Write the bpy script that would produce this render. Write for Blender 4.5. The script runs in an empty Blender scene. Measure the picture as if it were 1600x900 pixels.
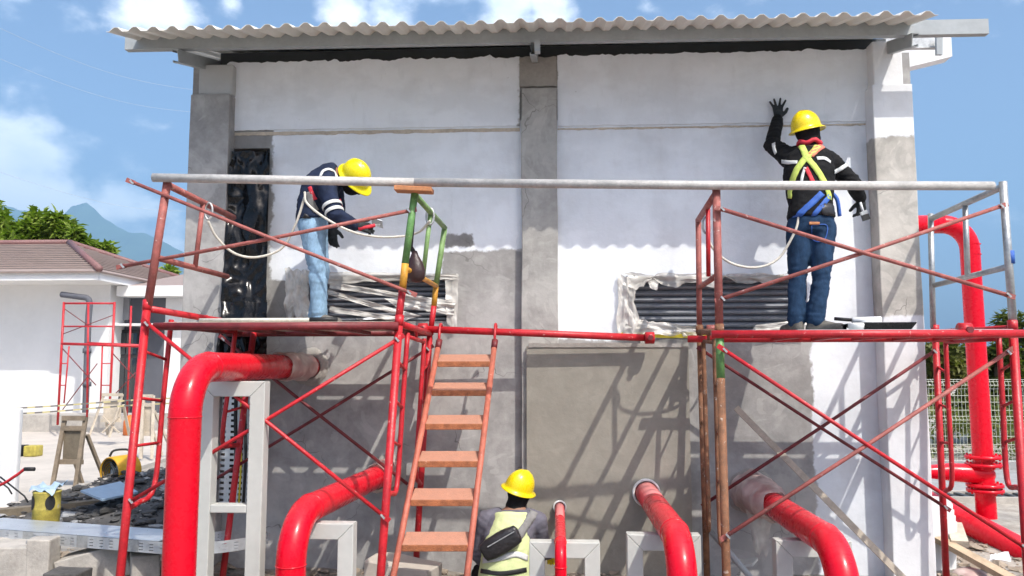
import bpy, bmesh, math, random
import numpy as np
from mathutils import Vector, Matrix, noise
from mathutils.bvhtree import BVHTree
R = math.radians
random.seed(7)
S = bpy.context.scene
# ------------------------------------------------------------------ camera, sky, sun, exposure
FOC, YAW, PITCH, EYE, WALLD = 1250.0, R(3.2), R(5.5), 1.6, 6.5
cam = bpy.data.cameras.new('camera'); camo = bpy.data.objects.new('camera', cam)
S.collection.objects.link(camo); S.camera = camo
cam.sensor_width = 36; cam.lens = FOC / 1600 * 36; cam.clip_start = .05; cam.clip_end = 40000
camo.location = (0, -WALLD, EYE); camo.rotation_euler = (math.pi / 2 + PITCH, 0, YAW)
SUND = Vector((.78, -1, 1.62)).normalized()           # towards the sun
W = bpy.data.worlds.new('World'); S.world = W; W.use_nodes = True
sun = bpy.data.lights.new('sun', 'SUN'); suno = bpy.data.objects.new('sun', sun); S.collection.objects.link(suno)
sun.energy = 3.3; sun.angle = R(.5); sun.color = (1, .95, .87)
suno.rotation_euler = SUND.to_track_quat('Z', 'Y').to_euler(); suno.location = (8, -10, 18)
vs = S.view_settings; vs.view_transform = 'Standard'; vs.look = 'None'; vs.exposure = .84; vs.gamma = 1; vs.use_curve_mapping = False
SKY_STRENGTH = .15
HAZE = .0001

fr = Vector((-math.sin(YAW) * math.cos(PITCH), math.cos(YAW) * math.cos(PITCH), math.sin(PITCH)))
rt = Vector((math.cos(YAW), math.sin(YAW), 0)); up = rt.cross(fr)
def ray(px, py): return (fr * FOC + rt * (px - 800) + up * (450 - py))
def P(px, py, D):
    """pixel + distance from the camera along Y -> world point"""
    d = ray(px, py); t = D / d.y
    return Vector((d.x * t, D - WALLD, EYE + d.z * t))
def WX(px, py=500, D=WALLD): return P(px, py, D).x
def WZ(py, px=870, D=WALLD): return P(px, py, D).z
def onground(px, py, z=0):
    d = ray(px, py); t = (z - EYE) / d.z
    return Vector((d.x * t, d.y * t - WALLD, z))

# ---- world nodes
nt = W.node_tree; N = nt.nodes; L = nt.links; N.clear()
def wn(t, **k):
    n = N.new(t)
    for a, b in k.items(): setattr(n, a, b)
    return n
wout = wn('ShaderNodeOutputWorld'); bg = wn('ShaderNodeBackground'); bg.inputs[1].default_value = SKY_STRENGTH
sky = wn('ShaderNodeTexSky', sky_type='NISHITA'); sky.sun_disc = False
sky.sun_elevation = math.asin(SUND.z); sky.sun_rotation = math.atan2(SUND.x, SUND.y)
sky.altitude = 50; sky.air_density = .8; sky.dust_density = 5.0; sky.ozone_density = 3.0
tc = wn('ShaderNodeTexCoord')
def wmath(op, a, b=None, c=None):
    n = wn('ShaderNodeMath', operation=op)
    for i, v in enumerate((a, b, c)):
        if v is None: continue
        if isinstance(v, (int, float)): n.inputs[i].default_value = v
        else: L.new(v, n.inputs[i])
    return n.outputs[0]
dirv = tc.outputs['Generated']
nz = wn('ShaderNodeTexNoise'); nz.inputs['Scale'].default_value = 9; nz.inputs['Detail'].default_value = 8; nz.inputs['Roughness'].default_value = .58
mp = wn('ShaderNodeMapping'); mp.inputs['Scale'].default_value = (1, 1, 1.7); L.new(dirv, mp.inputs[0]); L.new(mp.outputs[0], nz.inputs['Vector'])
nz2 = wn('ShaderNodeTexNoise'); nz2.inputs['Scale'].default_value = 3.1; nz2.inputs['Detail'].default_value = 5
L.new(mp.outputs[0], nz2.inputs['Vector'])
acc = wmath('MULTIPLY', wmath('SUBTRACT', nz2.outputs[0], .60), 2.2)
for (cx, cy, rr, amp) in [(40, 262, 95, .62), (-60, 290, 120, .6), (190, 305, 60, .55), (120, 330, 60, .45), (275, 372, 40, .42), (330, 395, 55, .35), (235, 5, 62, .46), (100, 30, 40, .3),
                          (15, 5, 45, .42), (540, 0, 52, .50), (620, 2, 60, .55), (790, 5, 60, .60), (860, 10, 45, .55), (1010, 8, 20, .3), (-250, 250, 160, .55), (360, 10, 22, .32), (700, -60, 120, .5)]:
    d = ray(cx, cy).normalized()
    dt = wn('ShaderNodeVectorMath', operation='DISTANCE'); L.new(dirv, dt.inputs[0]); dt.inputs[1].default_value = d
    s = rr / FOC
    m = wn('ShaderNodeMapRange', interpolation_type='SMOOTHSTEP'); L.new(dt.outputs['Value'], m.inputs[0])
    m.inputs[1].default_value = s * 1.5; m.inputs[2].default_value = 0; m.inputs[3].default_value = 0; m.inputs[4].default_value = amp
    acc = wmath('MAXIMUM', acc, m.outputs[0])
dens = wmath('ADD', acc, wmath('MULTIPLY', wmath('SUBTRACT', nz.outputs[0], .5), 1.5))
mr = wn('ShaderNodeMapRange', interpolation_type='SMOOTHSTEP'); L.new(dens, mr.inputs[0])
mr.inputs[1].default_value = .10; mr.inputs[2].default_value = .50; mr.inputs[3].default_value = 0; mr.inputs[4].default_value = .96
ccol = wn('ShaderNodeMix', data_type='RGBA')
ccol.inputs[6].default_value = (5.0, 5.6, 6.5, 1); ccol.inputs[7].default_value = (7.2, 7.4, 7.7, 1)
mr2 = wn('ShaderNodeMapRange'); L.new(nz.outputs[0], mr2.inputs[0]); mr2.inputs[1].default_value = .35; mr2.inputs[2].default_value = .6
L.new(mr2.outputs[0], ccol.inputs[0])
mix = wn('ShaderNodeMix', data_type='RGBA'); L.new(mr.outputs[0], mix.inputs[0]); L.new(sky.outputs[0], mix.inputs[6]); L.new(ccol.outputs[2], mix.inputs[7])
L.new(mix.outputs[2], bg.inputs[0]); L.new(bg.outputs[0], wout.inputs[0])

# ------------------------------------------------------------------ materials
MATS = {}
def lin(r, g, b): return tuple(((c / 255) / 12.92 if c / 255 <= .04045 else ((c / 255 + .055) / 1.055) ** 2.4) for c in (r, g, b))
class NB:
    def __init__(s, name):
        s.m = bpy.data.materials.new(name); s.m.use_nodes = True; s.t = s.m.node_tree; s.n = s.t.nodes; s.l = s.t.links
        s.b = s.n['Principled BSDF']; s.out = s.n['Material Output']
    def new(s, t, **k):
        n = s.n.new(t)
        for a, b in k.items(): setattr(n, a, b)
        return n
    def put(s, sock, v):
        if isinstance(v, (int, float)): sock.default_value = v
        elif isinstance(v, (tuple, list)): sock.default_value = tuple(v) + ((1,) if len(v) == 3 and sock.type == 'RGBA' else ())
        else: s.l.new(v, sock)
    def math(s, op, a, b=0., clamp=False):
        n = s.new('ShaderNodeMath', operation=op); n.use_clamp = clamp; s.put(n.inputs[0], a); s.put(n.inputs[1], b); return n.outputs[0]
    def noise(s, vec, scale, detail=4, rough=.55, stretch=None):
        n = s.new('ShaderNodeTexNoise'); n.inputs['Scale'].default_value = scale; n.inputs['Detail'].default_value = detail; n.inputs['Roughness'].default_value = rough
        if stretch:
            m = s.new('ShaderNodeMapping'); m.inputs['Scale'].default_value = stretch; s.l.new(vec, m.inputs[0]); vec = m.outputs[0]
        s.l.new(vec, n.inputs['Vector']); return n.outputs[0]
    def rng(s, v, a, b, c=0., d=1., smooth=True):
        m = s.new('ShaderNodeMapRange', interpolation_type='SMOOTHSTEP' if smooth else 'LINEAR'); s.put(m.inputs[0], v)
        for i, x in enumerate((a, b, c, d)): m.inputs[i + 1].default_value = x
        return m.outputs[0]
    def mix(s, f, a, b, mode='MIX'):
        m = s.new('ShaderNodeMix', data_type='RGBA', blend_type=mode); s.put(m.inputs[0], f); s.put(m.inputs[6], a); s.put(m.inputs[7], b); return m.outputs[2]
    def pos(s): return s.new('ShaderNodeNewGeometry').outputs['Position']
    def obj(s): return s.new('ShaderNodeTexCoord').outputs['Object']
    def bump(s, h, strength, dist=.01):
        b = s.new('ShaderNodeBump'); b.inputs['Strength'].default_value = strength; b.inputs['Distance'].default_value = dist
        s.l.new(h, b.inputs['Height']); s.l.new(b.outputs[0], s.b.inputs['Normal'])
def mat(name, col, rough=.6, metal=0., var=.25, vs=5., spots=None, bump=.15, bs=60., coat=0., spec=.5, stretch=None):
    """spots = (colour, amount 0..1, scale)"""
    if name in MATS: return MATS[name]
    k = NB(name); v = k.pos()
    n1 = k.noise(v, vs, 6, .6, stretch); n2 = k.noise(v, vs * 7, 4, .6, stretch)
    f = k.math('ADD', k.math('MULTIPLY', n1, .65), k.math('MULTIPLY', n2, .35))
    lo = tuple(c * (1 - var) for c in col); hi = tuple(min(1, c * (1 + var * .8)) for c in col)
    c = k.mix(k.rng(f, .3, .7), lo, hi)
    if spots:
        for (sc, am, ss) in (spots if isinstance(spots, list) else [spots]):
            sn = k.noise(v, ss, 5, .65); c = k.mix(k.rng(sn, .72 - am * .4, .80 - am * .4), c, sc)
    k.put(k.b.inputs['Base Color'], c); k.b.inputs['Metallic'].default_value = metal
    k.put(k.b.inputs['Roughness'], k.rng(n2, .25, .75, max(.03, rough - .12), min(1, rough + .12)))
    k.b.inputs['Specular IOR Level'].default_value = spec
    k.b.inputs['Coat Weight'].default_value = coat; k.b.inputs['Coat Roughness'].default_value = .08
    if bump: k.bump(k.noise(v, bs, 5, .65), bump, .01)
    MATS[name] = k.m; return k.m
def M_(n): return MATS[n]
def dusty(name, col, amt=.7):
    """dust that has settled on upward faces"""
    m = MATS[name]; t = m.node_tree; b = t.nodes['Principled BSDF']; src = b.inputs['Base Color'].links[0].from_socket
    g = t.nodes.new('ShaderNodeNewGeometry'); s = t.nodes.new('ShaderNodeSeparateXYZ'); t.links.new(g.outputs['True Normal'], s.inputs[0])
    r = t.nodes.new('ShaderNodeMapRange'); t.links.new(s.outputs[2], r.inputs[0]); r.inputs[1].default_value = .45; r.inputs[2].default_value = .9; r.inputs[4].default_value = amt
    x = t.nodes.new('ShaderNodeMix'); x.data_type = 'RGBA'; t.links.new(r.outputs[0], x.inputs[0]); t.links.new(src, x.inputs[6]); x.inputs[7].default_value = (*col, 1); t.links.new(x.outputs[2], b.inputs['Base Color'])

RED = (.60, .006, .018)
mat('pipe_red', (.66, .001, .016), .30, var=.04, vs=3, bump=.02, bs=18, coat=.16, spec=.25, spots=[((.60, .10, .11), .015, 7), ((.64, .36, .34), .035, 45), ((.30, .005, .01), .02, 30)])
mat('pipe_red_dusty', (.56, .045, .055), .6, var=.14, vs=5, spots=[((.60, .17, .17), .28, 9), ((.64, .36, .34), .10, 26)])
mat('scaf_red', (.48, .014, .022), .45, var=.3, vs=12, spots=[((.56, .24, .22), .23, 26), ((.17, .04, .025), .15, 18), ((.7, .66, .62), .10, 60)])
mat('scaf_old', (.33, .10, .085), .65, var=.35, vs=14, spots=[((.52, .36, .32), .26, 26), ((.16, .05, .035), .12, 40)])
mat('scaf_dark', (.17, .022, .026), .55, var=.4, vs=16, spots=[((.55, .40, .38), .12, 34)])
mat('scaf_green', (.13, .29, .09), .5, var=.3, vs=14, spots=[((.30, .36, .18), .2, 30), ((.20, .08, .03), .08, 40)])
mat('scaf_palegreen', (.20, .33, .12), .55, var=.3, vs=14, spots=[((.45, .45, .35), .2, 30), ((.16, .10, .05), .08, 40)])
mat('scaf_yellow', (.62, .30, .03), .55, var=.3, vs=14, spots=[((.5, .4, .3), .15, 30)])
mat('scaf_rust', (.20, .09, .045), .8, var=.45, vs=18, spots=[((.42, .36, .30), .28, 30), ((.04, .03, .03), .2, 24)])
mat('galv', (.46, .47, .47), .42, metal=.55, var=.3, vs=9, spots=[((.18, .17, .16), .1, 25), ((.62, .58, .52), .1, 18)])
mat('galv_tube', (.47, .455, .435), .5, metal=0., var=.28, vs=7, spots=[((.24, .21, .18), .16, 13), ((.66, .64, .6), .12, 30), ((.12, .11, .1), .05, 40)])
mat('tray_zinc', (.60, .63, .66), .38, metal=.6, var=.12, vs=6, bump=.05)
mat('steel', (.35, .375, .385), .5, metal=.0, var=.14, vs=4, spots=((.2, .2, .2), .06, 20), bump=.05)
mat('steel_dark', (.045, .052, .058), .5, var=.2, vs=4)
mat('roof_sheet', (.76, .74, .68), .45, var=.08, vs=3, bump=.04)
mat('ladder_rail', (.44, .125, .08), .6, var=.3, vs=14, spots=[((.62, .40, .34), .2, 30), ((.18, .06, .035), .12, 22)])
mat('ladder_step', (.36, .125, .05), .65, var=.4, vs=20, spots=[((.58, .38, .28), .18, 40), ((.14, .06, .03), .16, 24)], bump=.6, bs=110)
dusty('ladder_step', (.50, .27, .20), .65); dusty('pipe_red_dusty', (.58, .28, .26), .65); dusty('pipe_red', (.62, .10, .11), .22)
mat('support', (.50, .51, .48), .45, var=.08, vs=3, bump=.03, spots=((.4, .36, .3), .05, 10))
mat('concrete', (.42, .39, .35), .9, var=.22, vs=6, bump=.5, bs=40, spots=((.28, .26, .23), .15, 7))
mat('slab', (.50, .455, .40), .9, var=.14, vs=1.5, bump=.2, bs=30, spots=((.36, .32, .27), .12, 2))
mat('timber', (.44, .33, .22), .8, var=.3, vs=6, stretch=(1, 1, .12), bump=.3, bs=60)
mat('timber_pale', (.52, .45, .36), .85, var=.25, vs=6, bump=.3, bs=60)
mat('timber_dim', (.24, .19, .135), .85, var=.3, vs=8, bump=.3)
mat('timber_orange', (.50, .21, .09), .8, var=.3, vs=10, bump=.3)
mat('ply_shade', (.17, .14, .10), .85, var=.3, vs=8)  # darker wood tone with the tall stand's shade put into the colour
mat('black_plastic', (.006, .006, .007), .2, var=.2, vs=6, bump=.05, bs=6, spec=.32)
mat('black_rubber', (.014, .014, .015), .6, var=.3)
mat('slat_blue', (.19, .20, .225), .38, var=.25, vs=8, spots=((.25, .25, .25), .10, 16))
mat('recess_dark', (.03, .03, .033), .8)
mat('yellow_tape', (.72, .60, .05), .5, var=.25, vs=12, spots=((.55, .5, .3), .2, 20))
mat('helmet', (.80, .60, .004), .3, var=.08, vs=12, bump=.02, bs=40, coat=.2, spots=((.55, .44, .10), .06, 40))
mat('helmet_lemon', (.82, .70, .002), .3, var=.06, vs=12, bump=.02, bs=40, coat=.2, spots=((.60, .52, .10), .05, 40))
mat('white_plastic', (.72, .72, .70), .5, var=.1)
mat('paint_white', (.78, .79, .80), .7, var=.06)
mat('jacket_navy', (.018, .027, .058), .85, var=.35, vs=14, bump=.3, bs=300, spec=.2)
mat('jacket_black', (.011, .011, .012), .85, var=.35, vs=14, bump=.3, bs=300, spec=.2)
mat('jeans_light', (.23, .36, .50), .9, var=.32, vs=11, bump=.3, bs=350, spec=.15, stretch=(1.5, 1.5, .6))
mat('jeans_dark', (.020, .046, .095), .9, var=.42, vs=11, bump=.3, bs=350, spec=.15, stretch=(1.5, 1.5, .6))
mat('shirt_grey', (.14, .135, .165), .9, var=.2, vs=14, bump=.3, bs=300, spec=.2)
mat('vest', (.60, .66, .34), .8, var=.12, vs=10, bump=.2, bs=250, spec=.2)
mat('reflective', (.62, .63, .62), .4, var=.12, vs=20)
mat('strap_lime', (.50, .60, .12), .7, var=.15, vs=20)
mat('strap_coral', (.70, .20, .13), .7, var=.15, vs=20)
mat('strap_red', (.60, .03, .05), .7, var=.15, vs=20)
mat('strap_blue', (.03, .11, .42), .7, var=.2, vs=20)
mat('strap_grey', (.20, .195, .19), .8, var=.2, vs=20)
mat('rope', (.60, .57, .50), .85, var=.2, vs=30, bump=.4, bs=160)
mat('glove', (.022, .026, .028), .85, var=.3, bump=.3, bs=200)
mat('skin', (.26, .13, .08), .55, var=.1)
mat('shoe_sole', (.34, .31, .27), .85, var=.3, vs=20)
mat('shoe', (.13, .12, .105), .8, var=.4, vs=20)
mat('bag_leather', (.022, .020, .022), .38, var=.3, vs=12, bump=.25, bs=60)
mat('bag_maroon', (.04, .018, .018), .4, var=.4, vs=12, bump=.3, bs=40)
mat('plaster_raw', (.33, .31, .285), .92, var=.2, vs=4, bump=.6, bs=30)
mat('house_white', (.74, .74, .74), .8, var=.05, vs=1)
mat('house_grey', (.10, .105, .125), .7, var=.12, vs=2)
mat('house_grey_mid', (.28, .28, .30), .7, var=.1, vs=2)
mat('roof_brown', (.30, .235, .21), .7, var=.1, vs=2)
mat('roof_ridge', (.20, .10, .095), .6, var=.15, vs=3)
mat('bark', (.10, .075, .05), .9, var=.3, vs=10)
mat('fence_wire', (.58, .60, .50), .5, var=.1)
mat('kerb_grey', (.30, .30, .30), .9, var=.2, vs=4, bump=.4)
mat('fan_yellow', (.62, .33, .02), .45, var=.2)
mat('can_yellow', (.44, .36, .07), .6, var=.35, vs=14, spots=[((.34, .32, .27), .26, 12), ((.12, .11, .1), .14, 20)])
mat('board_blue', (.33, .44, .55), .5, var=.12, vs=10)
mat('wire', (.55, .58, .62), .6)
mat('orange_plastic', (.65, .16, .03), .5)
mat('dirt', (.30, .245, .19), .95, var=.35, vs=4, bump=.8, bs=25)
mat('soil_dark', (.09, .085, .082), .95, var=.5, vs=5, bump=.8, bs=30)
mat('rubble_dark', (.075, .072, .07), .95, var=.5, vs=3, bump=.8, bs=30)
mat('hill', (.05, .09, .06), .95, var=.3, vs=.004)
k = NB('glass'); k.b.inputs['Base Color'].default_value = (.02, .025, .03, 1); k.b.inputs['Roughness'].default_value = .03; k.b.inputs['Specular IOR Level'].default_value = 1; MATS['glass'] = k.m
def film(name, col, alpha, tint):
    k = NB(name); v = k.pos(); n1 = k.noise(v, 5, 3, .5)
    k.put(k.b.inputs['Base Color'], k.mix(k.rng(n1, .3, .7), col, tint)); k.b.inputs['Roughness'].default_value = .32
    k.put(k.b.inputs['Alpha'], k.rng(n1, .3, .75, alpha * .55, min(1, alpha * 1.25))); k.bump(k.noise(v, 12, 4), .25, .02); MATS[name] = k.m
film('film_clear', (.58, .55, .50), .9, (.66, .64, .60))
film('film_pink', (.62, .40, .37), .98, (.76, .64, .59))
def foliage(name, a, b):
    k = NB(name); v = k.pos(); n1 = k.noise(v, 1.3, 3); n2 = k.noise(v, 9, 2)
    c = k.mix(k.rng(k.math('ADD', k.math('MULTIPLY', n1, .6), k.math('MULTIPLY', n2, .4)), .35, .65), a, b)
    k.put(k.b.inputs['Base Color'], c); k.b.inputs['Roughness'].default_value = .5; k.b.inputs['Specular IOR Level'].default_value = .3
    t = k.new('ShaderNodeBsdfTranslucent'); k.put(t.inputs[0], k.mix(1., c, (1.0, 1.25, .45), 'MULTIPLY'))
    ms = k.new('ShaderNodeMixShader'); ms.inputs[0].default_value = .35
    k.l.new(k.b.outputs[0], ms.inputs[1]); k.l.new(t.outputs[0], ms.inputs[2]); k.l.new(ms.outputs[0], k.out.inputs[0]); MATS[name] = k.m
foliage('leaf_bright', (.13, .20, .022), (.24, .31, .055))
foliage('leaf_dark', (.06, .09, .02), (.14, .155, .045))
foliage('leaf_olive', (.09, .11, .03), (.17, .17, .05))
foliage('leaf_grass', (.10, .13, .03), (.19, .20, .06))

# wall: real paint and bare plaster areas, ragged where the brush stopped
def wallmat(name, whites, bare, THIN=.6, CON=1., paint=(.82, .855, .90), plaster=(.37, .36, .35), dark=None, wet=None):
    k = NB(name); v = k.pos(); sx = k.new('ShaderNodeSeparateXYZ'); k.l.new(v, sx.inputs[0])
    nA = k.noise(v, 3.2, 6, .65); nB = k.noise(v, 26, 4, .6)
    wob = k.math('ADD', k.math('MULTIPLY', k.math('SUBTRACT', nA, .5), .16), k.math('MULTIPLY', k.math('SUBTRACT', nB, .5), .05))
    x = k.math('ADD', sx.outputs[0], wob); z = k.math('ADD', sx.outputs[2], k.math('MULTIPLY', wob, .8))
    def box(b, w=.012):
        x0, x1, z0, z1 = b
        m = k.math('MULTIPLY', k.rng(x, x0 - w, x0 + w), k.rng(x, x1 - w, x1 + w, 1, 0))
        return k.math('MULTIPLY', m, k.math('MULTIPLY', k.rng(z, z0 - w, z0 + w), k.rng(z, z1 - w, z1 + w, 1, 0)))
    mk = 0.
    for b in whites: mk = k.math('MAXIMUM', mk, box(b))
    for b in bare: mk = k.math('MULTIPLY', mk, k.math('SUBTRACT', 1., box(b)))
    # plaster
    n1 = k.noise(v, 1.1, 8, .62); n2 = k.noise(v, 7, 6, .65); n3 = k.noise(v, 2.6, 5, .6, (3, 1, .5))
    pl = k.mix(k.rng(k.math('ADD', k.math('MULTIPLY', n1, .6), k.math('MULTIPLY', n2, .4)), .36, .64), tuple(c * (1 - .28 * CON) for c in plaster), tuple(c * (1 + .2 * CON) for c in plaster))
    pl = k.mix(k.rng(n3, .62, .75, 0, .45 * CON), pl, (.52, .50, .47))
    sw = k.new('ShaderNodeTexNoise'); sw.inputs['Scale'].default_value = 2.4; sw.inputs['Detail'].default_value = 3; sw.inputs['Distortion'].default_value = 2.5; k.l.new(v, sw.inputs['Vector'])
    pl = k.mix(k.rng(sw.outputs[0], .56, .60, 0, .22 * CON), pl, tuple(c * .62 for c in plaster)); pl = k.mix(k.rng(sw.outputs[0], .40, .37, 0, .25 * CON), pl, tuple(min(1, c * 1.5) for c in plaster))
    vo = k.new('ShaderNodeTexVoronoi', feature='DISTANCE_TO_EDGE'); vo.inputs['Scale'].default_value = 1.7; wv = k.new('ShaderNodeVectorMath', operation='ADD'); k.l.new(v, wv.inputs[0]); nc = k.new('ShaderNodeTexNoise'); nc.inputs['Scale'].default_value = 6; k.l.new(v, nc.inputs['Vector']); sc_ = k.new('ShaderNodeVectorMath', operation='SCALE'); sc_.inputs['Scale'].default_value = .22; k.l.new(nc.outputs[1], sc_.inputs[0]); k.l.new(sc_.outputs[0], wv.inputs[1]); k.l.new(wv.outputs[0], vo.inputs['Vector'])
    crack = k.math('MULTIPLY', k.rng(vo.outputs[0], .002, .006, 1, 0), k.rng(k.noise(v, 1.3, 3), .52, .58))
    pl = k.mix(k.math('MULTIPLY', crack, .6 * CON * CON), pl, (.10, .095, .09))
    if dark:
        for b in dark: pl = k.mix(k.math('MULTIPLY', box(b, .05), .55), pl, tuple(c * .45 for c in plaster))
    # paint: roller strokes let the plaster grin through
    st = k.noise(v, 2.2, 5, .62, (2.2, 1, .8)); st2 = k.noise(v, 14, 4, .6, (1.2, 1, .35)); st3 = k.noise(v, 1.5, 4, .55)
    thin = k.math('ADD', k.math('MULTIPLY', k.rng(st, .45, .75), .12), k.math('MULTIPLY', k.rng(st3, .47, .60), .24))
    thin = k.math('ADD', thin, k.math('MULTIPLY', k.rng(st2, .5, .72), .07)); thin = k.math('MULTIPLY', thin, THIN)
    pc = k.mix(k.rng(k.noise(v, 1.8, 6, .6, (1, 1, 1.7)), .44, .58), paint, tuple(c * .93 for c in paint)); pc = k.mix(k.rng(k.noise(v, 5, 5, .65, (2.4, 1, .7)), .56, .66, 0, .4), pc, tuple(c * .88 for c in paint))
    wc = k.mix(thin, pc, pl)
    c = k.mix(mk, pl, wc)
    c = k.mix(k.rng(k.noise(v, 45, 3, .6), .73, .78, 0, .5), c, (.16, .15, .14))
    k.put(k.b.inputs['Base Color'], c); k.b.inputs['Roughness'].default_value = .85; k.b.inputs['Specular IOR Level'].default_value = .25
    h = k.math('ADD', k.math('MULTIPLY', k.noise(v, 22, 6, .65), .6), k.math('MULTIPLY', mk, .25))
    h = k.math('ADD', h, k.math('MULTIPLY', n1, 1.4))
    k.bump(h, .35, .012); MATS[name] = k.m
def rect(x0, x1, y0, y1, D=WALLD):
    return (WX(x0, (y0 + y1) / 2, D), WX(x1, (y0 + y1) / 2, D), WZ(y1, (x0 + x1) / 2, D), WZ(y0, (x0 + x1) / 2, D))
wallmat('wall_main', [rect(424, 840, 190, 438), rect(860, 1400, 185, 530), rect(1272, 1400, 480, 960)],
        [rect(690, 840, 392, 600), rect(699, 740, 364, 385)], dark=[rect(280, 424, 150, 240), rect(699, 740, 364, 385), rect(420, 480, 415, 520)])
wallmat('wall_band', [rect(340, 820, 40, 240), rect(868, 1440, 40, 240)], [rect(812, 868, 40, 240)], THIN=.4)
wallmat('column_left', [(-9, 9, WZ(142), 9)], [], paint=(.50, .51, .51))
wallmat('column_mid', [(-9, -8, 0, 1)], [], plaster=(.375, .365, .345))
wallmat('column_right', [(-9, 9, WZ(231), 9), (-9, 9, -1, WZ(497))], [], paint=(.78, .79, .81), plaster=(.47, .445, .405))
wallmat('panel_plaster', [(-9, -8, 0, 1)], [], plaster=(.285, .265, .225), CON=.45)

# ground material
k = NB('ground'); v = k.pos(); n1 = k.noise(v, .5, 8, .6); n2 = k.noise(v, 5, 8, .65); n3 = k.noise(v, .04, 3)
c = k.mix(k.rng(n2, .3, .7), (.27, .245, .21), (.48, .44, .385)); c = k.mix(k.rng(n1, .5, .62, 0, .4), c, (.24, .23, .22))
c = k.mix(k.rng(n3, .56, .62, 0, .0), c, (.12, .15, .05))
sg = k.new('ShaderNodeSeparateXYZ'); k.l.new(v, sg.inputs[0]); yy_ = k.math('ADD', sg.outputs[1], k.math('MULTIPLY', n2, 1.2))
soil_bounce_cut = k.math('MULTIPLY', k.rng(yy_, -3.4, -2.6), k.rng(yy_, .4, .9, 1, 0)); c = k.mix(k.math('MULTIPLY', soil_bounce_cut, .6), c, (.105, .085, .066))  # trench soil tone, darkened so less light bounces onto the wall
k.put(k.b.inputs['Base Color'], c); k.b.inputs['Roughness'].default_value = .95; k.bump(k.noise(v, 30, 8, .7), .8, .03); MATS['ground'] = k.m
# hazard tape
k = NB('tape_stripes'); w_ = k.new('ShaderNodeTexWave'); w_.inputs['Scale'].default_value = 1.6; k.l.new(k.pos(), w_.inputs[0])
k.put(k.b.inputs['Base Color'], k.mix(k.rng(w_.outputs[1], .45, .55), (.50, .44, .22), (.14, .13, .12))); MATS['tape_stripes'] = k.m

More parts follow.
